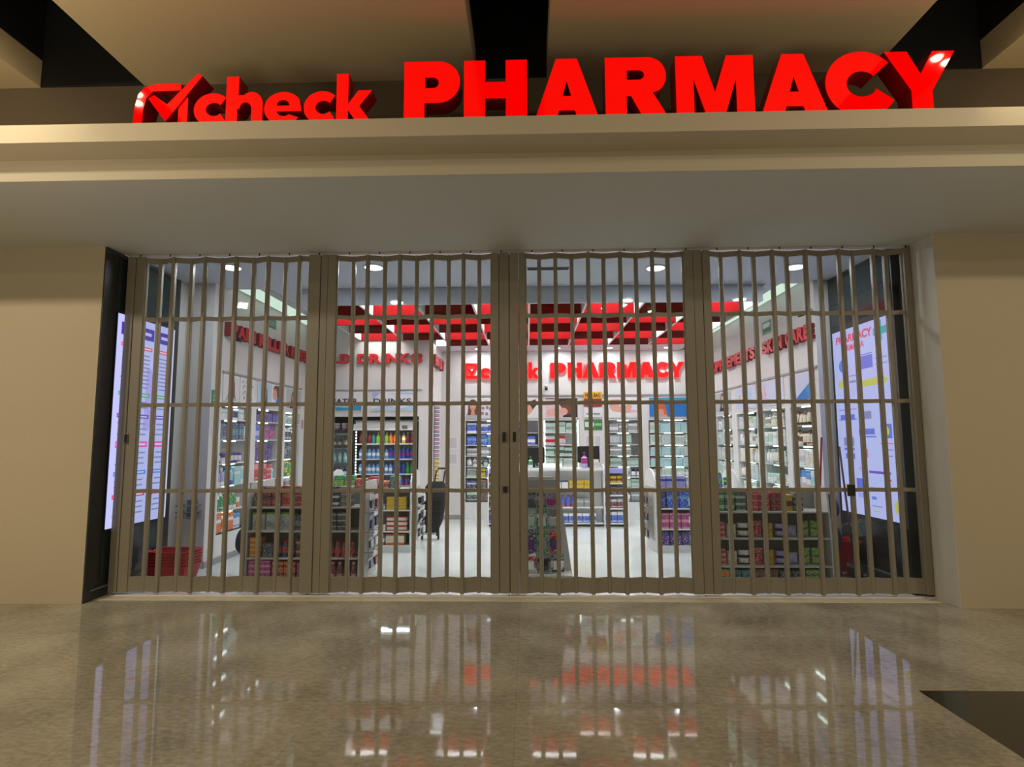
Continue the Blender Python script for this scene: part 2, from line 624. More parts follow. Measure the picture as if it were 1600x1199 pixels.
HCAP = .497
sign = thing('pharmacy_sign', 'big lit red PHARMACY letters standing on the fascia ledge', 'sign', (0, 0, 0))
for ch, a, b in (('P', 634, 722), ('H', 728, 827), ('A', 838, 941), ('R', 950, 1050), ('M', 1061, 1184), ('A', 1192, 1301), ('C', 1296, 1403), ('Y', 1391, 1503)):
    x0, x1 = spx(a), spx(b)
    wu = max(p[0] for p in GL[ch][0]) - min(p[0] for p in GL[ch][0])
    solid_letter('letter', GL[ch], x0 - min(p[0] for p in GL[ch][0]) * (x1 - x0) / wu, BASE, HCAP, SY, SY + .16, M_NEON, M_REDSIDE, sign, (x1 - x0) / wu)
csign = thing('check_sign', 'lit red check logo and word beside PHARMACY on the fascia ledge', 'sign', (0, 0, 0))
XH = .262                      # height of the small letters
CG = {}
CG['c'] = [arc(.46, .5, .46, .5, 45, 315, 26) + arc(.50, .5, .20, .20, -38, -322, 18)]
CG['h'] = [[(0, 0), (.34, 0), (.34, .50)] + arc(.57, .50, .17, .20, 180, 0, 10) + [(.74, 0), (1.07, 0)] + arc(.73, .62, .34, .40, 0, 130, 10) + [(.36, .92), (.36, 1.50), (0, 1.50)]]
CG['e'] = [arc(.5, .5, .5, .5, -35, -330, 30) + [(.99, .40), (.34, .40)] + arc(.52, .46, .20, .20, 205, 312, 10),
           [(.34, .58)] + arc(.50, .60, .16, .15, 170, 10, 10) + [(.67, .58)]]
CG['k'] = [[(0, 0), (.35, 0), (.35, .40), (.62, 0), (1.05, 0), (.68, .52), (1.05, 1.0), (.64, 1.0), (.35, .60), (.35, 1.52), (0, 1.52)]]
for ch, a, b in (('c', 305, 355), ('h', 355, 413), ('e', 415, 474), ('c', 477, 526), ('k', 528, 584)):
    x0, x1 = spx(a), spx(b)
    mn = min(p[0] for p in CG[ch][0])
    wu = max(p[0] for p in CG[ch][0]) - mn
    solid_letter('letter', CG[ch], x0 - mn * (x1 - x0) / wu, BASE + .015, XH, SY, SY + .14, M_NEON, M_REDSIDE, csign, (x1 - x0) / wu)
k = 1 / 219.5
lx = spx(212)
box_l = [(-2, -3), (14, -3), (15, 30), (19, 50), (30, 63), (78, 64), (78, 76), (32, 76), (15, 71), (5, 58), (0, 35)]
solid_letter('logo_box', [[(u * k, max(0, (v + 3) * k)) for u, v in box_l]], lx, BASE, 1, SY, SY + .16, M_NEON, M_REDSIDE, csign)
chk = [(24, 49), (34, 55), (57, 38), (107, 92), (115, 87), (56, 8)]
solid_letter('logo_tick', [[(u * k, (v + 3) * k) for u, v in chk]], lx, BASE, 1, SY - .012, SY + .15, M_NEON, M_REDSIDE, csign)
leg = [(75, -3), (91, -3), (91, 50), (86, 54), (75, 38)]
solid_letter('logo_leg', [[(u * k, (v + 3) * k) for u, v in leg]], lx, BASE, 1, SY, SY + .16, M_NEON, M_REDSIDE, csign)

# ================================================================== FOLDING GATE
ZT = 3.622
RAILS = [(2.913, 2.957), (1.972, 2.013), (1.055, 1.095)]


def bar_x(pt, pb=None):
    return at(pt, 397, y=0).x


def make_gate(label, posts, bays, locks):
    g = thing('folding_gate', label, 'gate', (0, 0, 0), 0, None)
    for (x0, x1, seams) in posts:
        mb = MB()
        xs = [x0 - .012] + seams + [x1 + .012]
        for i in range(len(xs) - 1):
            dy = (0, .012, .004, .014)[i % 4]
            mb.cbox(xs[i] + .0015, xs[i + 1] - .0015, -.035 + dy, .045, .034, ZT, M_GATE, .004)
            mb.box(xs[i] + .01, xs[i + 1] - .01, -.02, .03, ZT, ZT + .006, M_GATE)
        mb.build('post', g)
    for xs in bays:
        for i in range(len(xs) - 1):
            ya, yb = (0, .055) if i % 2 == 0 else (.055, 0)
            if i == len(xs) - 2 and i % 2 == 0:
                yb = 0.02
            a, b = Vector((xs[i], ya, 0)), Vector((xs[i + 1], yb, 0))
            d = (b - a).normalized()
            L = (b - a).length
            us = [.006, .019, L - .019, L - .006]
            zs = [.034, .188]
            for z0, z1 in reversed(RAILS):
                zs += [z0, z1]
            zs += [3.565, ZT]
            n = Vector((-d.y, d.x, 0)) * .011
            vs = [a + d * u + n * s + Vector((0, 0, z)) for s in (-1, 1) for z in zs for u in us]
            nz = len(zs)
            ix = lambda s, k, j: s * nz * 4 + k * 4 + j
            solid = {(k, j) for k in range(nz - 1) for j in range(3) if k % 2 == 0 or j != 1}
            FS = []
            for (k, j) in solid:
                FS.append((ix(0, k, j), ix(0, k, j + 1), ix(0, k + 1, j + 1), ix(0, k + 1, j)))
                FS.append((ix(1, k, j), ix(1, k + 1, j), ix(1, k + 1, j + 1), ix(1, k, j + 1)))
                for dk, dj, p, q in ((-1, 0, (k, j), (k, j + 1)), (1, 0, (k + 1, j), (k + 1, j + 1)), (0, -1, (k, j), (k + 1, j)), (0, 1, (k, j + 1), (k + 1, j + 1))):
                    if (k + dk, j + dj) not in solid:
                        FS.append((ix(0, *p), ix(0, *q), ix(1, *q), ix(1, *p)))
            mb = MB()
            mb.add(vs, FS, M_GATE)
            fr = mb.build('panel_frame', g)
            g0, g1 = a + d * .019, a + d * (L - .019)
            m_ = n * .2
            z_ = [Vector((0, 0, .188)), Vector((0, 0, 3.565))]
            mb = MB()
            mb.add([g0 - m_ + z_[0], g1 - m_ + z_[0], g1 + m_ + z_[0], g0 + m_ + z_[0], g0 - m_ + z_[1], g1 - m_ + z_[1], g1 + m_ + z_[1], g0 + m_ + z_[1]],
                   [(3, 2, 1, 0), (4, 5, 6, 7), (0, 1, 5, 4), (1, 2, 6, 5), (2, 3, 7, 6), (3, 0, 4, 7)], M_GLASS)
            mb.build('clear_pane', fr)
        for i in range(1, len(xs) - 1):
            y = 0 if i % 2 == 0 else .055
            MB().cbox(xs[i] - .020, xs[i] + .020, y - .026, y + .026, .026, ZT + .004, M_GATE, .008).build('hinge_bar', g)
    for (x, z, w, h) in locks:
        mb = MB()
        mb.box(x - w / 2, x + w / 2, -.043, -.030, z - h / 2, z + h / 2, M_GATE_D)
        mb.box(x - w / 2 - .004, x + w / 2 + .004, -.0375, -.030, z - h / 2 - .006, z + h / 2 + .006, M_GATE)
        mb.build('lock', g)
    return g


def cols(pxs):
    return [bar_x(p) for p in pxs]


X1a, X1b = bar_x(488), bar_x(528)
X2a, X2b = bar_x(771), bar_x(797)
X3a, X3b = X2b + .002, bar_x(821)
X4a, X4b = bar_x(1069), bar_x(1107)
XE0, XE1 = -4.303, -4.12
XF0, XF1 = 4.10, 4.245
bay1 = [XE1] + cols([250, 275, 299, 324, 347, 372, 396, 422, 446, 471]) + [X1a]
bay2 = [X1b] + cols([553, 577, 602, 627, 652, 677, 702, 726, 750]) + [X2a]
bay3 = [X3b] + cols([844, 869, 895, 920, 945, 970, 996, 1020, 1046]) + [X4a]
bay4 = [X4b] + cols([1129, 1156, 1181, 1207, 1233, 1259, 1285, 1311, 1336, 1364, 1388]) + [XF0]
zl = at(787, 683, y=-.035).z
zk = at(788, 765, y=-.035).z
g_menu = make_gate('folded-metal security gate leaf with clear panes on the menu screen half of the shopfront',
          [(XE0 + .012, XE1, [XE0 + .09]), (X1a, X1b, [X1a + .12, X1a + .2]), (X2a, X2b - .012, [X2a + .07])], [bay1, bay2],
          [(at(787, 683, y=-.04).x, zl, .034, .10), (at(788, 766, y=-.04).x, zk, .045, .06), (at(189, 683, y=-.04).x + .045, zl, .03, .09)])
make_gate('folded-metal security gate leaf with clear panes on the teal cross screen half of the shopfront',
          [(X3a + .012, X3b, [X3a + .1]), (X4a, X4b, [X4a + .09, X4a + .19]), (XF0, XF1 - .012, [XF0 + .06])], [bay3, bay4],
          [(at(803, 683, y=-.04).x, zl, .030, .10), (4.185, zl, .03, .09), (at(1329, 767, y=-.04).x, 1.075, .075, .11)])
MB().box(X2b - .045, X2b - .002, .0455, .052, .034, ZT, M_GATE).box(X2b - .002, X2b + .016, .047, .052, .034, ZT, M_GATE).build('meeting_strip', g_menu)
# head track with short hangers; rail white stands in for leaking shop light
t = thing('gate_track', 'ceiling track with small hangers, its pale rail standing in for light over the gate', 'track', (0, 0, 0))
MB().box(-4.30, 4.245, .022, .055, 3.640, 3.676, M_WHITE2).build('rail', t)
for i in range(26):
    x = -4.2 + i * 8.35 / 25
    MB().box(x - .006, x + .006, .016, .0215, 3.640, 3.668, M_DARK).build('hanger', t)
# floor channel
tag(MB().box(-4.28, 4.23, -.03, .035, .004, .012, M_WHITE2).build('floor_channel'), 'thin pale channel set in the threshold under the gate', 'floor channel')
for px in (492, 793, 1100, 1460, 172):
    x = at(px, 933, y=0).x
    tag(MB().lathe([(.007, .0125), (.007, .020), (.004, .022)], M_DARK, 8, (x, -.012, 0)).build('floor_bolt'),
        'small dark bolt pin standing in the threshold under a gate post', 'bolt', 'gate floor bolts')

# ================================================================== SHOP SHELL
XL, XR, YC, YB, XS = -4.02, 3.85, 4.4, 5.8, -1.70
sbox('wall_1', [(-4.55, -4.40, .5, 6.4, 0, 4.1), (-4.40, XL, 1.24, 1.50, 0, 3.76), (-4.40, XL, 1.5, YC, 2.12, 3.76),
                (-4.40, XL, 4.22, YC, 0, 2.12), (-4.40, XL, 2.40, 2.50, 0, 2.12), (-4.40, XL, 3.40, 3.56, 0, 2.12)], M_WHITE)
sbox('wall_2', [(4.30, 4.45, .5, 6.4, 0, 4.1), (XR, 4.30, 1.41, 1.49, 0, 3.76), (XR, 4.30, 1.49, 6.2, 2.08, 3.76),
                (XR, 4.30, 2.28, 2.40, 0, 2.08), (XR, 4.30, 3.30, 3.44, 0, 2.08), (XR, 4.30, 4.40, 4.60, 0, 2.08), (XR, 4.30, 5.55, 6.2, 0, 2.08)], M_WHITE)
OX0, OX1, OZ = -3.92, -1.90, 2.04
sbox('wall_cold_drinks', [(-4.02, OX0, YC, YC + .1, 0, 3.8), (OX1, XS, YC, YB, 0, 3.45), (OX0, OX1, YC, YC + .1, OZ, 3.8), (-4.4, XL, YC, YC + .1, 0, 3.8)], M_WHITE)
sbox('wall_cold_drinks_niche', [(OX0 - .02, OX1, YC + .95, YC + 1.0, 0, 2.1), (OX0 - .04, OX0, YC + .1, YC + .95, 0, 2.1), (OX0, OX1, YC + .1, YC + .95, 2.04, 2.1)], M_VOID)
px2x = lambda p: at(p, 700, y=YB).x
B1 = (px2x(725), px2x(842)); B2 = (px2x(848), px2x(905)); B3 = (px2x(949), px2x(1004)); B4 = (px2x(1012), 3.72)
sbox('wall_back', [(XS, XR, YB + .45, YB + .55, 0, 3.6), (XS, XR, YB, YB + .45, 2.03, 3.46),
                   (XS, B1[0], YB, YB + .45, 0, 2.03), (B1[1], B2[0], YB, YB + .45, 0, 2.03), (B2[1], B3[0], YB - .02, YB + .45, 0, 2.03),
                   (B3[1], B4[0], YB, YB + .45, 0, 2.03), (B4[1], XR, YB, YB + .45, 0, 2.03)], M_WHITE)
sbox('trim_1', [(XL, XL + .02, 1.5, 4.22, 2.52, 2.55)], M_TRIM)
sbox('trim_2', [(XR - .02, XR, 1.42, 5.55, 2.52, 2.55)], M_TRIM)
sbox('trim_3', [(-3.85, -1.85, YC - .02, YC, 2.52, 2.54)], M_TRIM)
sbox('trim_4', [(XS + .45, XR, YB - .02, YB, 2.50, 2.53)], M_TRIM)
sbox('baseboard_left', [(XL, XL + .012, 1.24, 4.4, 0, .08)], M_TRIM)
sbox('baseboard_back', [(XS, B1[0], YB - .012, YB, 0, .09)], M_TRIM)
# ceilings: front slab, higher strip, box with red coffers
sbox('ceiling_shop', [(-4.4, 4.3, .06, 1.57, 3.68, 3.95), (-4.4, 4.3, 1.57, 6.3, 3.76, 3.95)], M_SCEIL)
CX0, CX1 = -3.00, 3.24
rows = [1.62, 2.30, 2.96, 3.67, 4.38, 5.07]
cw = (CX1 - CX0) / 8
sbox('ceiling_box_front', [(CX0 - .02, CX1 + .02, 1.58, 1.62, 3.45, 3.76)], M_SCEIL)
sbox('ceiling_box_end', [(XS, CX1 + .02, 5.075, 5.80, 3.45, 3.70)], M_SCEIL)
mb = MB()
for i in range(9):
    x = CX0 + i * cw
    mb.box(x - .014, x + .014, 1.62, 5.07 if x > XS - .1 else 4.38, 3.452, 3.76, M_WHITE2)
struct(mb.build('ceiling_coffer_beams'))
mb = MB()
for j in range(1, 6):
    y = rows[j]
    for i in range(8):
        if j == 5 and CX0 + (i + .5) * cw < XS:
            continue
        x0, x1 = CX0 + i * cw + .014, CX0 + (i + 1) * cw - .014
        mb.box(x0, x1, y - .012, y + .012, 3.458, 3.756, M_RED_P)
        mb.box(x0, x1, y - .016, y + .016, 3.450, 3.458, M_RED_P)
struct(mb.build('ceiling_coffer_boards'))
cellname = ['nearest gate', 'second from gate', 'third from gate', 'fourth from gate', 'farthest from gate']
for j in range(5):
    for i in range(8):
        if (i + j) % 2 == 0:
            continue
        x0, x1 = CX0 + i * cw + .03, CX0 + (i + 1) * cw - .03
        if j == 4 and x1 < XS:
            continue
        tag(MB().cbox(x0, x1, rows[j] + .03, rows[j + 1] - .03, 3.735, 3.757, M_COFFER, .004).build('coffer_light'),
            'light panel in ceiling coffer %s from the menu screen side, row %s' % (ORD[i], cellname[j]), 'ceiling light', 'lit red ceiling coffers')
# luminous cove diffusers in the ceiling strips beside the box
def cove(label, x0, x1, xm, y1):
    t = thing('cove_light', label, 'strip light')
    MB().box(x0, x1, 1.58, y1, 3.742, 3.759, M_SCEIL).build('diffuser', t)
    MB().box(min(xm, x1 if xm > 0 else x0), max(xm, x1 if xm > 0 else x0), 1.585, y1, 3.735, 3.742, M_COVE).build('lit_strip', t)


cove('greenish white light line along the ceiling above the pain killer wall', -3.99, -3.58, -3.70, 4.36)
cove('greenish white light line along the ceiling above the skin care wall', 3.40, 3.83, 3.60, 5.76)
wl = ['above the menu screen', 'second from the menu screen', 'second from the teal cross screen', 'above the teal cross screen']
for (lx, ly), s in zip(LAMPS, wl):
    t = thing('downlight', 'round white ceiling downlight just inside the gate, ' + s, 'downlight', (lx, ly, 3.68), 0, 'front downlights')
    MB().lathe([(.125, 0), (.125, -.012), (.105, -.014)], M_WHITE2, 24).build('trim_ring', t, True)
    MB().lathe([(.102, -.013), (.102, -.017)], M_LAMP, 24).build('lamp_disc', t)
for px, s in ((620, 'nearest the drinks corner'), (980, 'in the middle'), (1158, 'nearest the skin care wall')):
    p = at(px, 470, y=1.50)
    t = thing('downlight', 'small round lamp on the ceiling box edge, ' + s, 'downlight', (p.x, 1.53, p.z), 0, 'lamps on the ceiling box')
    MB().lathe([(.10, .012), (.10, -.004), (.085, -.006)], M_WHITE2, 20).build('housing', t, True)
    MB().lathe([(.082, -.005), (.082, -.009)], M_LAMP, 20).build('lamp_disc', t)
    MB().box(-.015, .015, .0, .055, .002, .010, M_WHITE2).build('bracket', t)
for (lx, ly), s in zip(BACKLAMPS, ('over the check logo', 'over the first PHARMACY letters', 'over the middle PHARMACY letters', 'over the last PHARMACY letters')):
    t = thing('downlight', 'small round ceiling lamp near the back wall, ' + s, 'downlight', (lx, ly, 3.45), 0, 'back wall downlights')
    MB().lathe([(.075, 0), (.075, -.010), (.062, -.011)], M_WHITE2, 20).build('trim_ring', t, True)
    MB().lathe([(.06, -.0105), (.06, -.013)], M_LAMP, 20).build('lamp_disc', t)
for (lx, ly, lz, tx), s in zip(SLOTLAMPS, ('outer one above the check sign', 'inner one above the check sign', 'inner one above the letter Y', 'outer one above the letter Y')):
    t = thing('track_spotlight', 'small warm spotlight hanging in the dark ceiling slot, ' + s, 'spotlight', (lx, ly, lz))
    MB().tube([(0, 0, .95), (0, 0, .08)], .008, M_BLACK).build('rod', t)
    MB().lathe([(.045, -.04), (.05, .0), (.045, .08), (.02, .10)], M_BLACK, 16).build('can', t, True)
    MB().lathe([(.001, -.062), (.03, -.058), (.042, -.042)], mat('warm_bulb', (255, 240, 210), .4, emit=(255, 236, 200), strength=60), 16).build('bulb', t)
mb = MB()
mb.box(.09, .60, .70, .80, 3.672, 3.68, M_GREY)
for i in range(4):
    mb.box(.10, .59, .712 + i * .022, .722 + i * .022, 3.668, 3.673, M_BLACK)
tag(mb.build('ceiling_vent'), 'slim grey slot air vent in the ceiling behind the gate middle', 'ceiling vent')

# ================================================================== SIDE SCREENS
def flat(mb, R, u0, u1, v0, v1, mt, lift=.0):
    """rectangle on a screen face; R maps (u, v, lift) to world"""
    mb.add([R(u0, v0, lift), R(u1, v0, lift), R(u1, v1, lift), R(u0, v1, lift)], [(0, 1, 2, 3)], mt)


def glow(name, rgb, s=1.0):
    return mat('screen_' + name, (10, 10, 12), .3, emit=rgb, strength=s)


G_BG = glow('lavender', (198, 200, 255), 1.0)
G_BG2 = glow('violet', (184, 174, 250), .95)
G_BG3 = glow('pale_blue', (220, 222, 255), 1.0)
G_NAVY = glow('navy', (70, 58, 170))
G_GRY = glow('grey', (140, 140, 190))
G_RED = glow('red', (250, 100, 110))
G_CRIM = glow('crimson', (240, 60, 100))
G_GRN = glow('green', (90, 180, 130))
G_PUR = glow('purple', (110, 80, 200))
G_PNK = glow('pink', (245, 90, 190))
G_BLU = glow('blue', (88, 136, 232))
G_BLU2 = glow('deep_blue', (104, 118, 226))
G_TEAL = glow('teal', (60, 175, 180))
G_YEL = glow('yellow', (205, 205, 90))
G_ORG = glow('orange', (238, 190, 170))

XSL, XSR = -4.322, 4.02
sy0, sy1 = at(186, 482, x=XSL).y, at(274, 511, x=XSL).y
SZ0, SZ1 = .69, 2.985
# menu screen side
PLW = 'dark metal side panel carrying the menu screen by the gate'
t = thing('side_panel', PLW, 'wall panel', (0, 0, 0))
MB().box(-4.346, XSL - .012, -.315, sy1 + .10, 0, 3.645, M_DARK).build('frame', t)
mb = MB()
for z0, z1 in ((3.02, 3.30), (3.31, 3.60), (.16, .66)):
    mb = MB()
    mb.box(XSL - .012, XSL - .006, sy0 - .02, sy1 + .03, z0, z1, M_DARKG)
    mb.build('glass_insert', t)
MB().box(XSL - .012, XSL + .006, sy0 - .14, sy1 + .08, .10, .115, M_GREY).build('trim_strip', t)
s = thing('menu_screen', 'tall lavender lit screen with columns of coloured headings and grey lines', 'display screen', (0, 0, 0))
MB().box(XSL - .011, XSL, sy0 - .015, sy1 + .015, SZ0 - .015, SZ1 + .015, M_BLACK).build('bezel', s)
W_ = sy1 - sy0
H_ = SZ1 - SZ0
Rl = lambda u, v, l: (XSL + .002 + l, sy0 + u * W_, SZ0 + v * H_)
mb = MB()
flat(mb, Rl, 0, 1, 0, 1, G_BG)
flat(mb, Rl, .965, 1, 0, 1, G_BG3, .001)
mb.add([Rl(.60, .45, .0008), Rl(.72, .62, .0008), Rl(.60, .76, .0008), Rl(.52, .76, .0008), Rl(.5, .45, .0008)], [(0, 1, 2, 3, 4)], G_BG2)
rnd = random.Random(5)
for c0 in (.06, .37, .70):
    w = .22
    flat(mb, Rl, c0, c0 + w + .02, .905, .965, G_NAVY, .0012)
    flat(mb, Rl, c0 + .04, c0 + w - .03, .928, .944, G_BG, .0018)
    v = .87
    for col, n in ((G_RED, 9), (G_GRN, 2), (G_PUR, 3), (G_PNK, 3), (G_BLU, 2), (G_CRIM, 4), (G_PNK, 2)):
        if v < .05:
            break
        hh = .03 if col is G_PNK and n == 3 else .02
        flat(mb, Rl, c0 + .01, c0 + w, v - hh, v, col, .0012)
        flat(mb, Rl, c0 + .03, c0 + w - .03, v - hh * .65, v - hh * .35, G_BG3, .0018)
        v -= hh + .022
        for i in range(n):
            if v < .04:
                break
            a = rnd.uniform(.02, .05)
            flat(mb, Rl, c0 + a, c0 + w - a, v - .007, v, G_GRY, .0012)
            v -= .020 if n > 4 else .026
        v -= .012
mb.build('display', s)

# teal cross screen side
ry0, ry1 = at(1385, 502, x=XSR).y, at(1301, 526, x=XSR).y
SR0, SRH = .71, 2.235
t = thing('side_panel', 'dark metal side panel carrying the teal cross pharmacy screen by the gate', 'wall panel', (0, 0, 0))
MB().box(XSR + .012, 4.285, .10, 1.405, 0, 3.67, M_DARK).build('frame', t)
for z0, z1 in ((3.02, 3.30), (3.31, 3.60), (.16, .66)):
    MB().box(XSR + .006, XSR + .012, .12, ry1 + .03, z0, z1, M_DARKG).build('glass_insert', t)
MB().box(XSR - .006, XSR + .012, .12, ry1 + .02, .12, .135, M_GREY).build('trim_strip', t)
s = thing('pharmacy_screen', 'tall lit screen headed PHARMACY FARMACIA with a teal cross', 'display screen', (0, 0, 0))
MB().box(XSR, XSR + .011, ry0 - .015, ry1 + .015, SR0 - .015, SR0 + SRH + .015, M_BLACK).build('bezel', s)
W2 = ry1 - ry0
# u runs from far (0) to near (1): as read from inside the opening
Rr = lambda u, v, l: (XSR - .002 - l, ry1 - u * W2, SR0 + v * SRH)
mb = MB()
flat(mb, Rr, 0, 1, 0, 1, G_BG)
for u0, u1, v0, v1, g in ((.84, .92, .885, .99, G_TEAL), (.78, 1.0, .918, .955, G_TEAL),
                          (.52, .74, .762, .83, G_BLU2), (.50, .74, .835, .84, G_BLU2), (.78, .98, .80, .805, G_GRY), (.78, .98, .77, .775, G_GRY),
                          (.30, .42, .70, .712, G_GRY), (.30, .44, .735, .74, G_GRY),
                          (.06, .40, .555, .56, G_GRY), (.08, .36, .50, .53, G_BLU2), (.04, .40, .50, .505, G_BLU2), (.05, .055, .50, .60, G_BG2),
                          (.48, .66, .50, .54, G_GRY), (.42, .70, .42, .45, G_BLU2), (.43, .72, .405, .412, G_BLU2), (.80, .98, .40, .47, G_BLU2),
                          (.12, .32, .36, .405, G_GRY), (.12, .32, .335, .35, G_BLU2), (.14, .32, .29, .32, G_BLU2),
                          (.45, .56, .30, .345, G_RED), (.47, .54, .285, .292, G_CRIM), (.78, .99, .372, .376, G_RED), (.82, .98, .34, .346, G_GRY), (.86, .97, .31, .316, G_GRY),
                          (.56, .92, .222, .235, G_PUR), (.84, .92, .19, .20, G_CRIM),
                          (.06, .28, .11, .15, G_ORG), (.32, .46, .12, .19, G_BLU2), (.34, .44, .09, .115, G_BG2), (.56, .72, .145, .152, G_GRY),
                          (.58, .66, .09, .105, G_BLU), (.58, .74, .055, .06, G_GRY), (.60, .70, .03, .036, G_YEL), (.38, .50, .235, .25, G_BG2)):
    flat(mb, Rr, u0, u1, v0, v1, g, .0012)
for cu_, cv, ru, rv, g in ((.20, .80, .095, .038, G_BLU), (.13, .70, .055, .024, G_YEL), (.21, .682, .03, .012, G_GRY), (.88, .436, .06, .026, G_YEL), (.99, .07, .05, .03, G_YEL), (.17, .13, .07, .02, G_ORG)):
    pts = [Rr(min(1, cu_ + ru * cos(2 * pi * i / 20)), cv + rv * sin(2 * pi * i / 20), .0016) for i in range(20)]
    mb.add(pts, [tuple(range(20))], g)
mb.add([Rr(.46, .70, .0012), Rr(.88, .712, .0012), Rr(.98, .69, .0012), Rr(.92, .672, .0012), Rr(.52, .668, .0012)], [(0, 1, 2, 3, 4)], G_YEL)
for s_, u0, w, v0, h in (('PHARMACY', .08, .68, .925, .044), ('FARMACIA', .19, .42, .878, .034)):
    vs, fs = text_mesh(s_, w * W2, h * SRH, .001, .03)
    vs2 = [(XSR - .0045 + y, ry1 - u0 * W2 - x, SR0 + v0 * SRH + z) for x, y, z in vs]
    mb.add(vs2, fs, G_CRIM)
mb.build('display', s)

# ================================================================== PRODUCTS
C = dict(white=(232, 232, 234), cream=(226, 220, 200), red=(186, 36, 44), darkred=(112, 24, 34), orange=(214, 112, 40), yellow=(214, 180, 44),
         green=(46, 140, 76), lime=(122, 158, 40), teal=(34, 112, 118), cyan=(168, 214, 222), blue=(36, 84, 190), navy=(34, 36, 100), purple=(92, 50, 130),
         lavender=(176, 166, 214), magenta=(164, 44, 122), pink=(226, 140, 160), grey=(150, 154, 156), slate=(74, 84, 92), black=(26, 26, 30),
         brown=(110, 66, 44), mint=(178, 206, 190), silver=(196, 200, 206), gold=(188, 150, 70), skyblue=(96, 150, 210))
PROTO = {}


def product_mesh(kind, col, col2, w, d, h, style=0):
    key = (kind, col, col2, round(w, 3), round(d, 3), round(h, 3), style)
    if key in PROTO:
        return PROTO[key]
    a, b = C[col], C[col2]
    mb = MB()
    if kind == 'carton':
        mb.cbox(-w / 2, w / 2, -d / 2, d / 2, 0, h, pack(a, b, style), min(w, d, h) * .05)
    elif kind == 'bottle':
        r = w / 2
        p = pack(a, b, style)
        cp = mat('cap_' + col2, b, .4)
        mb.lathe([(r * .88, 0), (r, h * .03), (r, h * .60), (r * .86, h * .70), (r * .42, h * .80), (r * .40, h * .84), (r * .52, h * .84), (r * .52, h * .98), (r * .40, h)],
                 p, 12, mts=[p] * 5 + [cp] * 3)
    elif kind == 'pump_bottle':
        r = w / 2
        p = pack(a, b, style)
        cp = mat('cap_' + col2, b, .4)
        mb.lathe([(r * .9, 0), (r, h * .04), (r, h * .62), (r * .5, h * .72), (r * .45, h * .78), (r * .18, h * .79), (r * .18, h * .93), (r * .4, h * .94), (r * .4, h)],
                 p, 12, mts=[p] * 3 + [cp] * 5)
        mb.box(-r * .12, r * .12, -r * 1.0, 0, h * .94, h * .985, cp)
    elif kind == 'tub':
        r = w / 2
        p = pack(a, b, style)
        cp = mat('cap_' + col2, b, .4)
        mb.lathe([(r * .95, 0), (r, h * .05), (r, h * .72), (r * 1.04, h * .72), (r * 1.04, h * .96), (r * .96, h)], p, 14, mts=[p] * 2 + [cp] * 3)
    elif kind == 'tube':
        p = pack(a, b, style)
        cp = mat('cap_' + col2, b, .4)
        n = 10
        vs = []
        for z, rx, ry_ in ((0, .34, .34), (h * .16, .34, .34), (h * .17, .46, .42), (h * .6, .5, .3), (h, .5, .04)):
            vs += [(w * rx * cos(2 * pi * i / n), w * ry_ * sin(2 * pi * i / n), z) for i in range(n)]
        mb.add(vs[:2 * n], [tuple(range(n - 1, -1, -1))] + [(i, (i + 1) % n, n + (i + 1) % n, n + i) for i in range(n)], cp)
        mb.add(vs[n:], [(k * n + i, k * n + (i + 1) % n, (k + 1) * n + (i + 1) % n, (k + 1) * n + i) for k in range(3) for i in range(n)] + [tuple(range(3 * n, 4 * n))], p)
    elif kind == 'pouch':
        p = pack(a, b, style)
        n = 6
        vs, fs = [], []
        for s in (-1, 1):
            for j in range(n + 1):
                for i in range(n + 1):
                    u, v = i / n, j / n
                    t_ = (sin(pi * u) * sin(pi * v)) ** .5 * d / 2 + .001
                    vs.append(((u - .5) * w * (1 - .06 * sin(pi * v)), s * t_, v * h))
        m_ = (n + 1) ** 2
        for s in (0, 1):
            for j in range(n):
                for i in range(n):
                    q = [s * m_ + j * (n + 1) + i, s * m_ + j * (n + 1) + i + 1, s * m_ + (j + 1) * (n + 1) + i + 1, s * m_ + (j + 1) * (n + 1) + i]
                    fs.append(tuple(q if s == 0 else q[::-1]))
        e = lambda j, i: j * (n + 1) + i
        rim = [e(0, i) for i in range(n + 1)] + [e(j, n) for j in range(1, n + 1)] + [e(n, i) for i in range(n - 1, -1, -1)] + [e(j, 0) for j in range(n - 1, 0, -1)]
        for i in range(len(rim)):
            p0, p1 = rim[i], rim[(i + 1) % len(rim)]
            fs.append((p0, p0 + m_, p1 + m_, p1))
        mb.add(vs, fs, p)
    elif kind == 'hang_pack':       # card with a blister, hung from its top; origin at the hook hole
        cd = pack(a, b, style)
        bl = mat('blister_' + col2, b, .12)
        t_ = .0015
        hole = .012
        mb.prism([(-w / 2, -h), (w / 2, -h), (w / 2, -.004), (w / 2 - .008, .010), (hole, .010), (hole, -.004), (-hole, -.004), (-hole, .010), (-w / 2 + .008, .010), (-w / 2, -.004)],
                 'y', -t_, t_, cd)
        mb.cbox(-w * .34, w * .34, -d, -t_, -h * .82, -h * .36, bl, .006)
    elif kind == 'can':
        r = w / 2
        p = pack(a, b, style)
        mb.lathe([(r * .8, 0), (r, h * .05), (r, h * .9), (r * .82, h)], p, 12)
    me = mb.mesh(kind)
    if kind in ('bottle', 'tub', 'pump_bottle', 'pouch', 'tube', 'can'):
        for p in me.polygons:
            p.use_smooth = True
        me.set_sharp_from_angle(angle=radians(40))
    PROTO[key] = me
    return me


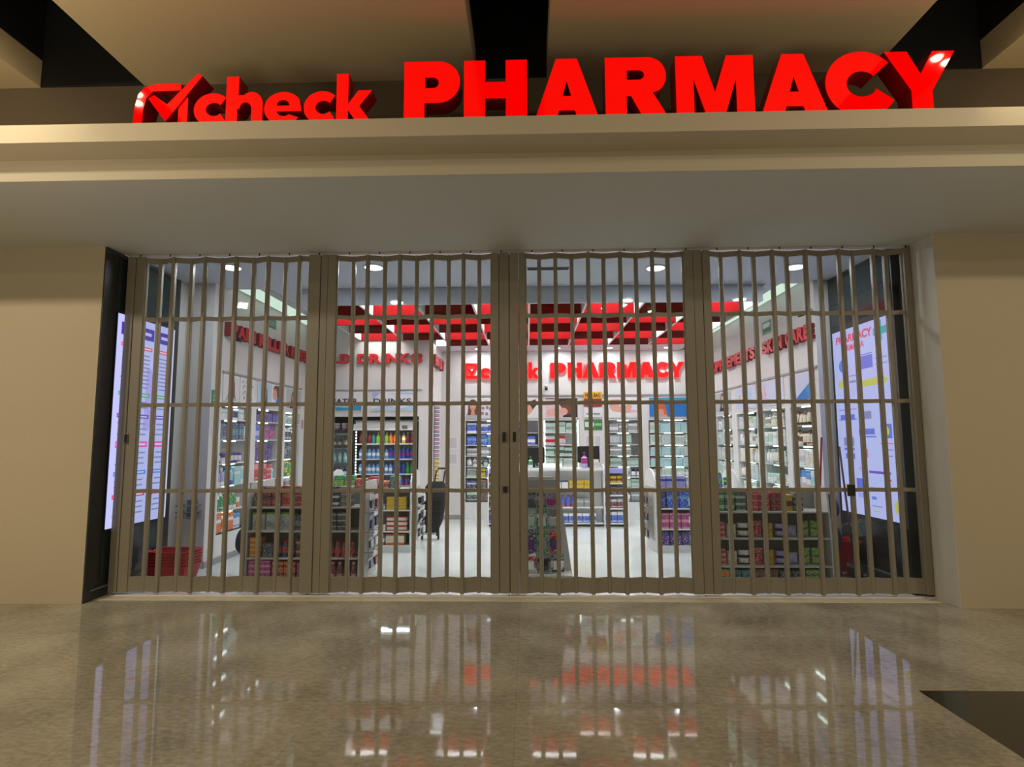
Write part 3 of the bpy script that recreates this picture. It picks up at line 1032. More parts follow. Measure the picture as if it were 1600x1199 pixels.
NAME_OF = {'carton': ('carton', 'box'), 'bottle': ('bottle', 'bottle'), 'pump_bottle': ('pump_bottle', 'bottle'), 'tub': ('tub', 'tub'),
           'tube': ('squeeze_tube', 'tube'), 'pouch': ('pouch', 'pouch'), 'hang_pack': ('blister_pack', 'blister pack'), 'can': ('can', 'can')}
PLAIN = {'carton': 'carton', 'bottle': 'bottle', 'pump_bottle': 'pump bottle', 'tub': 'lidded tub', 'tube': 'squeeze tube', 'pouch': 'soft pouch', 'hang_pack': 'blister pack', 'can': 'can'}
CN = {'darkred': 'dark red', 'skyblue': 'sky blue', 'silver': 'silver'}
NPROD = [0]


def put(kind, col, col2, dims, loc, rotz, where, group, style=0, tilt=0):
    w, d, h = dims
    nm = NAME_OF[kind][0]
    if kind == 'carton':
        nm = 'medicine_box' if 'pain killer' in where or 'back bay' in where else 'cosmetics_box' if 'skin care bay' in where else nm
    o = link(nm, product_mesh(kind, col, col2, w, d, h, style), None, loc, rotz)
    c1, c2 = CN.get(col, col), CN.get(col2, col2)
    name = (c1 if col == col2 else c1 + ' and ' + c2) + ' ' + PLAIN[kind]
    tag(o, name + ' ' + where, NAME_OF[kind][1], group)
    NPROD[0] += 1
    return o


def shelf_row(org, rotz, x0, x1, z, depth, hmax, seed, mix, where, group, start='first', fill=.98, maxn=14, wr=(.07, .13)):
    """a row of goods along a shelf in local x; org, rotz place the unit"""
    rnd = random.Random(seed)
    x = x0 + .01
    M = Matrix.Translation(org) @ Matrix.Rotation(rotz, 4, 'Z')
    n = 0
    while n < maxn:
        kind, col, col2 = rnd.choice(mix)
        if n and rnd.random() < .55:
            kind, col, col2 = last
        last = (kind, col, col2)
        w = rnd.uniform(*wr)
        h = hmax * rnd.uniform(.80, fill)
        d = min(depth - .03, .16)
        if kind in ('bottle', 'tube', 'pump_bottle'):
            w = min(w, .10, h * .6)
            d = w
        elif kind in ('tub', 'can'):
            w = min(w, .11)
            d = w
            h = min(h, w * 1.2)
        elif kind == 'pouch':
            d = .05
        # neighbours of a kind share one size so they can share one mesh
        w = round(w / .015) * .015
        h = round(h / .02) * .02
        d = min(d, depth - .03)
        if x + w > x1 - .008:
            break
        stack = 1
        if kind == 'carton' and rnd.random() < .12:
            stack, h = 2, round(h / 2 / .01) * .01 - .003
        for s in range(stack):
            p = M @ Vector((x + w / 2, .02 + d / 2 + rnd.uniform(0, .012), z + .0012 + s * (h + .0012)))
            put(kind, col, col2, (w, d, h), p, rotz, where.replace('#', ORD[n]) + ((', lower', ', upper')[s] if stack == 2 else ''), group, rnd.randrange(4))
        x += w + .008
        n += 1
    return n


def wall_unit(label, org, rotz, w, z0, z1, shelves, depth=.36, base=True, shelf_mat=None, led=True, legmat=M_WHITE2):
    """lit wall shelving: local x along the wall, y into the wall, front at y = 0"""
    t = thing('shelving_unit', label, 'shelving', org, rotz)
    MB().box(.0, w, depth - .012, depth, 0, z1, M_WHITE2).build('back_panel', t)
    for x in (0, w - .018):
        MB().box(x, x + .018, .0, depth - .012, 0, z1, M_WHITE2).build('side_panel', t)
    MB().box(.018, w - .018, .006, depth - .012, 0, z0 - .012, M_WHITE2).build('base', t)
    MB().box(.018, w - .018, 0, depth - .012, z0 - .012, z0, M_BLACK).build('base_top', t)
    MB().box(.018, w - .018, 0, depth - .012, z1 - .025, z1, M_WHITE2).build('top_panel', t)
    for z in shelves:
        MB().box(.022, w - .022, .012, depth - .014, z - .012, z, shelf_mat or M_WHITE2).build('shelf', t)
    prev = z0
    for k, z in enumerate(list(shelves) + [z1 - .013]):
        if led == 'edge':
            for x in (.020, w - .036):
                MB().box(x, x + .016, .02, .036, prev + .01, z - .016, M_LED).build('light_strip', t)
        else:
            MB().box(w * .30, w * .62, .06, .085, z - .026, z - .0125, M_LED).build('light_strip', t)
        prev = z
    return t


M_GLSHELF = mat('frosted_shelf', (186, 206, 200), .2)
# --- pain killer wall (faces +x)
LS = [.66, 1.0, 1.3, 1.62, 1.9]
RL = radians(90)
mixL = [
    [[('carton', 'navy', 'white'), ('carton', 'teal', 'white'), ('carton', 'white', 'cyan')], [('carton', 'navy', 'teal'), ('bottle', 'white', 'navy'), ('carton', 'cyan', 'white')],
     [('pouch', 'red', 'green'), ('pouch', 'green', 'lime'), ('tub', 'white', 'purple')], [('bottle', 'lavender', 'white'), ('carton', 'cyan', 'white'), ('bottle', 'cyan', 'blue')],
     [('tub', 'orange', 'white'), ('carton', 'orange', 'cream'), ('bottle', 'green', 'white')], [('carton', 'orange', 'white'), ('carton', 'white', 'skyblue'), ('pouch', 'lavender', 'blue')]],
    [[('carton', 'purple', 'blue'), ('carton', 'navy', 'purple')], [('carton', 'blue', 'lavender'), ('carton', 'magenta', 'purple')], [('carton', 'purple', 'navy'), ('pouch', 'magenta', 'purple')],
     [('carton', 'pink', 'white'), ('carton', 'red', 'pink'), ('bottle', 'cyan', 'white')], [('carton', 'navy', 'blue'), ('carton', 'yellow', 'white')], [('carton', 'blue', 'cyan'), ('carton', 'navy', 'white')]],
    [[('carton', 'mint', 'white'), ('bottle', 'white', 'mint')], [('carton', 'slate', 'yellow'), ('bottle', 'slate', 'white')], [('carton', 'slate', 'grey'), ('bottle', 'grey', 'slate')],
     [('bottle', 'green', 'yellow'), ('bottle', 'teal', 'green')], [('carton', 'brown', 'grey'), ('tub', 'white', 'green')], [('carton', 'mint', 'white'), ('tub', 'cream', 'white')]]]
un = ['nearest the gate', 'in the middle', 'nearest the drinks corner']
lev = ['bottom', 'second', 'third', 'fourth', 'fifth', 'top']
for b, (y0, y1) in enumerate(((1.50, 2.40), (2.50, 3.40), (3.56, 4.22))):
    org = (XL, y0 + .002, 0)
    w = y1 - y0 - .004
    wall_unit('white lit shelving set in the pain killer wall, unit ' + un[b], org, RL, w, .38, 2.115, LS)
    zs = [.38] + LS
    for i, z in enumerate(zs):
        hm = (zs[i + 1] if i < 5 else 2.09) - z - .035
        shelf_row(org, RL, .034, w - .034, z, .33, hm, 100 + b * 10 + i, mixL[b][5 - i],
                  'in pain killer bay %s, %s shelf, # from gate' % (('one', 'two', 'three')[b], lev[i]), 'goods on the pain killer wall shelves', wr=(.13, .18))
# --- skin care wall (faces -x): glass shelves, pale goods
RR = radians(-90)
RS = [.64, .93, 1.22, 1.51, 1.79]
pal = [('carton', 'white', 'silver'), ('carton', 'cream', 'white'), ('bottle', 'white', 'silver'), ('carton', 'mint', 'white'), ('tube', 'white', 'cream'), ('carton', 'silver', 'mint'),
       ('bottle', 'cream', 'grey'), ('tub', 'white', 'mint'), ('carton', 'silver', 'cream')]
pal_b = [('bottle', 'skyblue', 'blue'), ('tube', 'silver', 'blue'), ('carton', 'cyan', 'white'), ('bottle', 'grey', 'white'), ('carton', 'skyblue', 'white')]
pal_br = [('bottle', 'cream', 'brown'), ('carton', 'cream', 'yellow'), ('tube', 'cream', 'brown')]
un4 = ['nearest the gate', 'second from the gate', 'third from the gate', 'nearest the back wall']
for b, (y0, y1) in enumerate(((1.49, 2.28), (2.40, 3.30), (3.44, 4.40), (4.60, 5.55))):
    org = (XR, y1 - .002, 0)
    w = y1 - y0 - .004
    wall_unit('white lit shelving set in the skin care wall, unit ' + un4[b], org, RR, w, .36, 2.075, RS, shelf_mat=M_GLSHELF)
    zs = [.36] + RS
    for i, z in enumerate(zs):
        hm = (zs[i + 1] if i < 5 else 2.05) - z - .035
        mix = pal
        if b == 0:
            mix = (pal_b, pal_b, pal_b, pal, pal_br, pal_br)[i]
        if b == 1 and i == 2:
            mix = pal_br + pal
        shelf_row(org, RR, .034, w - .034, z, .33, hm, 300 + b * 10 + i, mix,
                  'in skin care bay %s, %s shelf, # from back' % (('one', 'two', 'three', 'four')[b], lev[i]), 'goods on the skin care wall shelves', wr=(.11, .16))
# --- back wall
BS = [.60, .84, 1.06, 1.28, 1.50, 1.75]
mixB = [[('carton', 'blue', 'skyblue'), ('carton', 'blue', 'white'), ('carton', 'skyblue', 'yellow')], [('bottle', 'white', 'grey'), ('carton', 'grey', 'white'), ('bottle', 'mint', 'slate')],
        [('carton', 'blue', 'grey'), ('carton', 'yellow', 'slate'), ('carton', 'grey', 'mint')], [('carton', 'brown', 'slate'), ('carton', 'slate', 'mint'), ('carton', 'navy', 'silver')]]
lev7 = ['bottom', 'second', 'third', 'fourth', 'fifth', 'sixth', 'top']
for b, ((x0, x1), nm) in enumerate(((B1, 'beside the drinks corner'), (B2, 'behind the till, brightly edged'), (B3, 'beside the notice column'), (B4, 'beside the skin care wall'))):
    org = (x0 + .002, YB, 0)
    w = x1 - x0 - .004
    wall_unit('white lit back wall shelving ' + nm, org, 0, w, .36, 2.025, BS, led='edge' if b == 1 else True)
    zs = [.36] + BS
    for i, z in enumerate(zs):
        hm = (zs[i + 1] if i < 6 else 2.0) - z - .03
        if b == 0:
            mix = (mixB[3], mixB[3], mixB[2], mixB[1], mixB[1], mixB[0], mixB[0])[i]
        elif b == 1:
            mix = ([('carton', 'mint', 'white')], [('carton', 'mint', 'slate')], [('carton', 'silver', 'mint')], [('carton', 'mint', 'white')], [('carton', 'mint', 'slate')], [('carton', 'silver', 'red')], [('carton', 'mint', 'grey')])[i]
        elif b == 2:
            mix = [('carton', 'silver', 'grey'), ('carton', 'grey', 'white'), ('carton', 'mint', 'grey'), ('bottle', 'white', 'navy')]
        else:
            mix = [('carton', 'silver', 'mint'), ('carton', 'mint', 'white'), ('carton', 'white', 'grey'), ('carton', 'cyan', 'silver')] + ([('carton', 'navy', 'silver')] if i in (4, 5) else [])
        shelf_row(org, 0, .034, w - .034, z, .33, hm, 500 + b * 10 + i, mix,
                  'in back bay %s, %s shelf, # from drinks' % (('one', 'two', 'three', 'four')[b], lev7[i]), 'goods on the back wall shelves', wr=(.17, .24))

# ================================================================== DRINKS CORNER
def drink_bottle(col, cap, w=.068, h=.225, label='white'):
    key = ('drink', col, cap, label, w, h)
    if key not in PROTO:
        r = w / 2
        liq = mat('drink_' + col, C[col], .12)
        lb = mat('label_' + label, C[label], .5)
        cp = mat('cap_' + cap, C[cap], .4)
        mb = MB()
        mb.lathe([(r * .8, 0), (r, h * .05), (r, h * .28), (r, h * .55), (r * .95, h * .66), (r * .45, h * .85), (r * .4, h * .9), (r * .48, h * .9), (r * .48, h)],
                 liq, 12, mts=[liq, liq, lb, liq, liq, liq, cp, cp])
        me = mb.mesh('drink_bottle')
        for p in me.polygons:
            p.use_smooth = True
        me.set_sharp_from_angle(angle=radians(40))
        PROTO[key] = me
    return PROTO[key]


fx0, fx1 = -3.13, -1.95
t = thing('drinks_fridge', 'open drinks fridge with curved white header and lit shelves in the black niche', 'fridge', (0, 0, 0))
MB().box(fx0, fx1, 5.10, 5.14, 0, 1.97, M_WHITE2).build('back_panel', t)
for x in (fx0, fx1 - .04):
    MB().box(x, x + .04, 4.50, 5.10, 0, 1.95, M_DARK).build('side_panel', t)
MB().box(fx0 + .04, fx1 - .04, 4.52, 5.10, 0, .42, M_DARK).build('base', t)
hd = [(4.46, 1.79), (5.10, 1.79), (5.10, 1.99), (4.62, 1.99)] + [(4.62 - .14 * sin(radians(a)), 1.83 + .16 * cos(radians(a))) for a in (10, 30, 50, 70, 90)]
MB().prism(hd, 'x', fx0 + .005, fx1 - .005, M_WHITE2).build('header', t)
MB().box(-2.22, -2.12, 4.452, 4.475, 1.83, 1.88, M_GREY).build('temperature_display', t)
for i in range(16):
    z = 1.76 - i * .055
    MB().box(fx0 + .045, fx0 + .06, 4.50, 4.512, z - .018, z + .012, M_LED).build('light', t)
fsh = [.72, .99, 1.265, 1.545]
for z in fsh:
    sh = MB().box(fx0 + .042, fx1 - .042, 4.56, 5.10, z - .02, z, M_WHITE2).build('shelf', t)
area('fridge_light', (-2.54, 4.52, 1.765), (radians(-35), 0, 0), 1.0, .05, 5, (.9, .95, 1))
rowdef = [[('navy', 'navy', 'white')] * 5 + [('blue', 'red', 'magenta')] * 6, [('skyblue', 'navy', 'white')] * 8 + [('blue', 'navy', 'purple')] * 3 + [('green', 'lime', 'green')] * 2,
          [('skyblue', 'navy', 'white')] * 7 + [('blue', 'blue', 'magenta')] * 6,
          [('darkred', 'red', 'darkred')] * 3 + [('teal', 'navy', 'teal')] * 1 + [('lime', 'yellow', 'lime')] * 3 + [('orange', 'orange', 'orange')] * 2 + [('brown', 'brown', 'brown')] * 1 + [('yellow', 'yellow', 'white')] * 1 + [('darkred', 'white', 'darkred')] * 2]
rn = ['lowest', 'second', 'third', 'top']
for r, (z, row) in enumerate(zip(fsh, rowdef)):
    n = len(row)
    for i, (c, cp, lb) in enumerate(row):
        x = fx0 + .11 + i * (fx1 - fx0 - .22) / (n - 1)
        o = link('drink_bottle', drink_bottle(c, cp, .072, .20, lb), None, (x, 4.63, z + .001))
        tag(o, '%s drink bottle with %s label, %s fridge shelf, %s from glass-door cooler' % (CN.get(c, c), CN.get(lb, lb), rn[r], ORD[i]), 'bottle', 'bottles in the open drinks fridge')
# glass-door cooler
c0, c1 = -3.86, -3.20
t = thing('glass_door_cooler', 'narrow glass-door drinks cooler beside the open fridge', 'fridge', (0, 0, 0))
MB().box(c0, c1, 5.06, 5.10, 0, 1.80, M_WHITE2).build('back_panel', t)
for x in (c0, c1 - .03):
    MB().box(x, x + .03, 4.56, 5.06, 0, 1.80, M_DARK).build('side_panel', t)
MB().box(c0 + .03, c1 - .03, 4.56, 5.06, 0, .30, M_DARK).build('base', t)
MB().box(c0 + .03, c1 - .03, 4.56, 5.06, 1.72, 1.80, M_DARK).build('top_panel', t)
for z in (.62, .92, 1.2, 1.47):
    MB().box(c0 + .032, c1 - .032, 4.62, 5.05, z - .012, z, M_GLSHELF).build('shelf', t)
for x in (c0 + .035, c1 - .047):
    MB().box(x, x + .012, 4.60, 4.612, .34, 1.70, M_LED).build('light_strip', t)
dr = MB().box(c0 + .01, c0 + .045, 4.53, 4.555, .30, 1.74, M_GREY).box(c1 - .045, c1 - .01, 4.53, 4.555, .30, 1.74, M_GREY).box(c0 + .045, c1 - .045, 4.53, 4.555, 1.70, 1.74, M_GREY).box(c0 + .045, c1 - .045, 4.53, 4.555, .30, .34, M_GREY).build('door', t)
MB().box(c0 + .045, c1 - .045, 4.54, 4.545, .34, 1.70, M_GLASS).build('door_pane', dr)
MB().box(c1 - .03, c1 - .015, 4.50, 4.53, .8, 1.25, M_WHITE2).build('handle', dr)
for r, z in enumerate((.62, .92, 1.2, 1.47)):
    for i in range(5):
        c, cp, lb = (('skyblue', 'white', 'white'), ('navy', 'navy', 'white'), ('cyan', 'blue', 'white'), ('brown', 'gold', 'cream'))[r]
        o = link('drink_bottle', drink_bottle(c, cp, .07, .20, lb), None, (c0 + .13 + i * .10, 4.68, z + .001))
        tag(o, '%s bottle with %s label in the glass-door cooler, %s row, %s from hinge' % (c, lb, rn[r], ORD[i]), 'bottle', 'bottles in the glass-door cooler')
for i in range(3):
    o = link('tub', product_mesh('tub', 'pink', 'white', .12, .12, .13), None, (c0 + .2 + i * .15, 4.72, 1.802))
    tag(o, 'small pale tub on top of the glass-door cooler, %s from its hinge' % ORD[i], 'tub', 'tubs on the cooler')

# ================================================================== WALL LETTERS INSIDE
LH = .19


def wall_word(label, s, x, y, z, w, h, rotz, depth=.06, mt=M_RED, side=None, bold=.05, name='wall_sign', space=1.05):
    t = thing(name, label, 'sign', (x, y, z), rotz)
    parts = s.split(' ')
    tot = sum(len(p) for p in parts) + .6 * (len(parts) - 1)
    u = 0
    for p in parts:
        n = len(p)
        # each letter is a piece of its own
        widths = [{'I': .45, 'M': 1.25, 'W': 1.3, 'L': .85, 'E': .9}.get(c, 1.0) for c in p]
        k = n / sum(widths)
        for c, wd in zip(p, widths):
            cw_ = wd * k * w / tot
            word('letter', c, cw_ * .97, h, depth, mt, side, t, (u * w / tot + cw_ * .015, 0, 0), 0, bold)
            u += wd * k
        u += .6
    return t


M_RED_D = mat('red_letter_return', (120, 18, 26), .5)
# rotz +90: local x -> +y, local -y -> +x
wall_word('thick red letters PAIN KILLER high on the shelving wall beside the menu screen', 'PAIN KILLER', XL, 1.50, 3.03, 1.95, LH, RL, .09, side=M_RED_D)
wall_word('thick red letters REMEDY high on the wall, next to the drinks corner', 'REMEDY', XL, 3.52, 3.03, .86, LH, RL, .09, side=M_RED_D)
# rotz -90: local x -> -y
z1w = at(1280, 528, x=XR).z
wall_word('thick red letters SKIN CARE high on the glass-shelf wall', 'SKIN CARE', XR, at(1198, 540, x=XR).y, z1w - .02, at(1198, 540, x=XR).y - 1.42, .20, RR, .08, side=M_RED_D)
wall_word('thick red letters SUPPLEMENTS high on the glass-shelf wall near the back', 'SUPPLEMENTS', XR, 5.60, z1w - .02, 5.60 - at(1187, 553, x=XR).y, .20, RR, .08, side=M_RED_D)
wall_word('dark red letters COLD DRINKS on the wall above the fridge niche', 'COLD DRINKS', at(482, 560, y=YC).x, YC, 3.02, 2.14, .18, 0, .05, side=M_RED_D)
wall_word('thick red letters BABY on the short wall between drinks corner and back wall', 'BABY', XS, 4.47, 3.00, 1.15, .20, RL, .09, side=M_RED_D)
# inside PHARMACY sign
bz = at(900, 592, y=YB).z
hz = at(900, 568, y=YB).z - bz
t = thing('pharmacy_sign', 'smaller lit red PHARMACY letters on the back wall inside the shop', 'sign', (0, 0, 0))
pxs = [858, 887, 912, 941, 967, 1001, 1028, 1043, 1067]
xx = lambda p: at(p, 580, y=YB).x
for ch, a, b in (('P', 860, 884), ('H', 887, 909), ('A', 910, 936), ('R', 937, 962), ('M', 964, 995), ('A', 996, 1023), ('C', 1022, 1046), ('Y', 1044, 1068)):
    x0, x1 = xx(a), xx(b)
    mn = min(p[0] for p in GL[ch][0])
    wu = max(p[0] for p in GL[ch][0]) - mn
    solid_letter('letter', GL[ch], x0 - mn * (x1 - x0) / wu, bz, hz, YB - .06, YB, M_NEON2, M_NEON2, t, (x1 - x0) / wu)
t = thing('check_sign', 'small lit red check logo and word on the back wall inside the shop', 'sign', (0, 0, 0))
for ch, a, b in (('c', 750, 766), ('h', 768, 787), ('e', 789, 808), ('c', 809, 825), ('k', 826, 842)):
    x0, x1 = xx(a), xx(b)
    mn = min(p[0] for p in CG[ch][0])
    wu = max(p[0] for p in CG[ch][0]) - mn
    solid_letter('letter', CG[ch], x0 - mn * (x1 - x0) / wu, bz, hz * .68, YB - .06, YB, M_NEON2, M_NEON2, t, (x1 - x0) / wu)
kx = hz / 26
for nm, pts in (('logo_box', [(0, 0), (22, 0), (22, 5), (4, 5), (4, 21), (20, 21), (20, 26), (3, 26), (0, 23)]), ('logo_tick', [(5, 17), (9, 17), (13, 11), (22, 27), (26, 27), (14, 5), (11, 5)])):
    solid_letter(nm, [[(u * kx, v * kx) for u, v in pts]], xx(726), bz, 1, YB - .06 - (.01 if 'tick' in nm else 0), YB, M_NEON2, M_NEON2, t)

# ================================================================== POSTERS (flat prints on thin boards)
def P_(n, rgb):
    return mat('print_' + n, rgb, .5)


SKIN, HAIR, DHAIR, PBLUE, PLB, PWH, PGR, PBABY, PDK, POR, PTQ, PPK = (P_('skin', (206, 150, 128)), P_('brown_hair', (104, 56, 44)), P_('dark_hair', (48, 34, 34)), P_('blue', (24, 112, 190)),
    P_('light_blue', (170, 196, 224)), P_('white', (220, 218, 222)), P_('grey', (172, 176, 180)), P_('baby_skin', (214, 158, 142)), P_('dark', (52, 38, 36)), P_('orange', (206, 92, 60)), P_('teal', (40, 140, 190)), P_('pink', (214, 176, 190)))


def ell(cx, cy, rx, ry, n=18, a0=0, a1=360):
    return [(cx + rx * cos(radians(a0 + (a1 - a0) * i / n)), cy + ry * sin(radians(a0 + (a1 - a0) * i / n))) for i in range(n)]


def face_print(cx, cy, s, hair=HAIR, asp=1.0, shirt=None):
    a = 1 / asp
    L = []
    if shirt:
        L.append((shirt, [(cx - s * 1.9 * a, 0), (cx + s * 1.9 * a, 0), (cx + s * 1.2 * a, cy - s * 1.5), (cx - s * 1.2 * a, cy - s * 1.5)]))
    L += [(hair, ell(cx, cy + s * .15, s * 1.0 * a, s * 1.3)), (hair, [(cx - s * a, cy), (cx + s * a, cy), (cx + s * 1.15 * a, cy - s * 2.0), (cx - s * 1.15 * a, cy - s * 2.0)]),
          (SKIN, [(cx - s * .3 * a, cy - s * .8), (cx + s * .3 * a, cy - s * .8), (cx + s * .45 * a, max(0.01, cy - s * 2.1)), (cx - s * .45 * a, max(0.01, cy - s * 2.1))]),
          (SKIN, ell(cx, cy - s * .05, s * .68 * a, s * .98)),
          (DHAIR, ell(cx - s * .27 * a, cy + s * .1, s * .12 * a, s * .07, 8)), (DHAIR, ell(cx + s * .27 * a, cy + s * .1, s * .12 * a, s * .07, 8)),
          (PPK, ell(cx, cy - s * .15, s * .08 * a, s * .18, 8)), (POR, ell(cx, cy - s * .5, s * .24 * a, s * .08, 10))]
    return L


def poster(label, org, rotz, w, h, bg, layers, frame=M_WHITE2, name='poster'):
    t = thing(name, label, 'poster', org, rotz)
    MB().box(0, w, -.012, -.001, 0, h, frame).build('board', t)
    mb = MB()
    m_ = .012
    mb.box(m_, w - m_, -.0135, -.012, m_, h - m_, bg)
    y = -.0137
    for mt, pts in layers:
        vs = [(m_ + min(1, max(0, u)) * (w - 2 * m_), y, m_ + min(1, max(0, v)) * (h - 2 * m_)) for u, v in pts]
        mb.add(vs, [tuple(range(len(vs)))], mt)
        y -= .00025
    mb.build('print', t)
    return t


def caption(t, s, w, h, x, z, mt):
    return word('lettering', s, w, h, .002, mt, None, t, (x, -.0185, z), 0, .02)


pills = [(PGR, [(u, v), (u + .12, v + .02), (u + .14, v + .12), (u + .02, v + .12)]) for u, v in ((.08, .8), (.34, .82), (.62, .78), (.1, .55), (.4, .58), (.72, .55), (.12, .3), (.38, .28), (.68, .32), (.2, .08), (.5, .1), (.76, .08))]
pills += [(P_('slate', (112, 116, 128)), ell(u, v, .05, .04, 10)) for u, v in ((.25, .7), (.55, .7), (.85, .72), (.3, .45), (.6, .45), (.25, .2), (.6, .2))]
# pain killer wall, header boards z 2.14 - 2.5 (local x = +y)
PZ, PH = 2.15, .36
poster('header poster of a brown-haired woman in a white blouse, first on the pain killer wall', (XL, 1.52, PZ), RL, .44, PH, PWH, face_print(.5, .60, .24, HAIR, 1.2, PGR))
poster('header print of scattered grey shapes beside the brown-haired woman poster', (XL, 1.98, PZ), RL, .42, PH, PWH, pills)
poster('header poster of a woman with hands to her face on pale blue', (XL, 2.52, PZ), RL, .44, PH, PLB, face_print(.55, .55, .22, HAIR, 1.2, PWH) + [(SKIN, [(.3, .05), (.42, .05), (.48, .45), (.36, .5)])])
poster('header poster of an auburn head leaning over a bright blue shirt', (XL, 2.98, PZ), RL, .42, PH, PWH, [(PBLUE, [(.35, 0), (1, 0), (1, .6), (.7, .72), (.45, .3)]), (HAIR, ell(.55, .75, .42, .32)), (SKIN, ell(.3, .55, .2, .28))])
poster('header poster of a person in dim grey, last on the pain killer wall', (XL, 3.58, PZ), RL, .62, PH, PGR, face_print(.42, .55, .22, DHAIR, 1.7, PDK))
# drinks corner
x0, x1 = at(505, 630, y=YC).x, at(566, 630, y=YC).x
x0 = x1 - .80
t = poster('white WATER header panel with a blue wave over the drinks corner', (x0, YC, 2.14), 0, .80, .36, PWH, [(PLB, [(0, .25), (.3, .35), (.6, .2), (1, .3), (1, 0), (0, 0)]), (PTQ, [(0, 0), (.28, .2), (.6, .16), (1, .28), (1, 0)])])
caption(t, 'WATER', .58, .10, .14, .13, P_('navy_ink', (30, 44, 70)))
x0, x1 = at(580, 630, y=YC).x, at(647, 630, y=YC).x
t = poster('white DRINKS header panel with a pale blue wave over the open fridge', (x0, YC, 2.14), 0, x1 - x0, .36, PWH, [(PLB, [(0, .05), (.3, .3), (.7, .1), (1, .3), (1, 0), (0, 0)]), (P_('lilac', (170, 170, 214)), [(0, 1), (.22, 1), (.1, .75), (0, .6)]), (PLB, [(.3, .9), (.8, 1), (1, .95), (1, .85), (.6, .88)])])
caption(t, 'DRINKS', (x1 - x0) * .88, .10, .04, .13, P_('navy_ink', (30, 44, 70)))
# back wall
def bx(p):
    return at(p, 640, y=YB).x


poster('header poster of a woman beside a grey pattern on the back wall nearest the drinks', (bx(726), YB, 2.05), 0, bx(770) - bx(726), .42, PWH,
       face_print(.28, .62, .24, HAIR, 1.4, PGR) + [(P_('mauve', (150, 120, 134)), [(u, v), (u + .10, v), (u + .10, v + .16), (u, v + .16)]) for u, v in ((.55, .7), (.7, .72), (.86, .7), (.6, .42), (.76, .45), (.58, .15), (.74, .12), (.88, .38))])
poster('header poster of a lying sleeper with dark hair and bare shoulder on the back wall', (bx(800), YB, 2.05), 0, bx(841) - bx(800), .42, PWH, [(SKIN, [(0, 0), (.55, .05), (.8, .35), (.9, .7), (.6, .85), (.2, .8), (0, .5)]), (DHAIR, [(.62, .8), (.9, .95), (.98, .7), (.8, .42)])])
poster('dark header poster of a baby resting by a brown-haired parent on the back wall', (bx(851), YB, 2.05), 0, bx(903) - bx(851), .42, PDK, [(PPK, [(0, 0), (.55, 0), (.5, .55), (.3, .95), (0, .95)]), (PBABY, ell(.25, .25, .22, .2)), (HAIR, ell(.72, .55, .2, .38)), (PBABY, ell(.55, .3, .14, .2))])
poster('header poster of a bare stretched arm and toes on white on the back wall', (bx(951), YB, 2.05), 0, bx(1001) - bx(951), .42, PWH, [(PBABY, [(0, .9), (.35, .95), (.3, .6), (.6, .5), (.8, .25), (.5, .2), (.1, .3), (0, .5)]), (PBABY, ell(.62, .52, .1, .14)), (PPK, ell(.8, .3, .12, .08))])
poster('header poster of a woman in orange light before blue water, back wall', (bx(1013), YB, 2.05), 0, bx(1090) - bx(1013), .42, PTQ, [(PBLUE, [(0, 0), (1, 0), (1, .55), (.5, .8), (0, .7)]), (POR, ell(.24, .62, .085, .32)), (SKIN, [(.12, 0), (.38, 0), (.30, .4), (.2, .4)]), (POR, [(.3, .1), (.37, .1), (.33, .62), (.28, .6)])])
# skin care wall (local x = -y)
def wp(label, ya, yb, bg, layers):
    poster(label, (XR, yb, 2.12), RR, yb - ya, .385, bg, layers)


wp('header poster of a red-haired swimmer against a blue diagonal on the skin care wall', 1.50, 2.27, P_('pale_lilac', (196, 200, 226)), [(PBLUE, [(.28, .05), (1, .75), (1, 0), (.28, 0)]), (PTQ, [(.7, .45), (1, .75), (1, 0), (.8, 0)]), (P_('auburn', (150, 40, 50)), ell(.2, .62, .085, .3)), (SKIN, ell(.23, .42, .07, .28)), (POR, ell(.24, .2, .08, .2))])
wp('plain lilac header poster with a red edge pattern on the skin care wall', 2.42, 3.29, P_('pale_lilac', (196, 200, 226)), [(P_('rose', (196, 110, 120)), [(.02, .9), (.12, .95), (.10, .7), (.14, .4), (.06, .1), (.02, .1)]), (PPK, [(.14, .1), (.3, .2), (.28, .8), (.16, .9)])])
wp('lilac header poster with a small yellow flower on the skin care wall', 3.46, 4.38, P_('pale_lilac', (196, 200, 226)), [(P_('yellow', (206, 190, 90)), ell(.25, .55, .06, .14)), (PPK, ell(.4, .3, .08, .1)), (PLB, ell(.7, .6, .15, .2))])
wp('grey header poster of a standing woman with long dark hair on the skin care wall', 4.62, 5.53, PGR, face_print(.5, .65, .22, DHAIR, 2.2, PDK))

# ================================================================== NOTICES AND SMALL WALL THINGS
def board(name, label, cat, org, rotz, w, h, mt, extra=()):
    t = thing(name, label, cat, org, rotz)
    MB().box(0, w, -.006, -.001, 0, h, mt).build('plate', t)
    for nm, pts, m_ in extra:
        MB().prism([(u * w, v * h) for u, v in pts], 'y', -.0078, -.006, m_).build(nm, t)
    return t


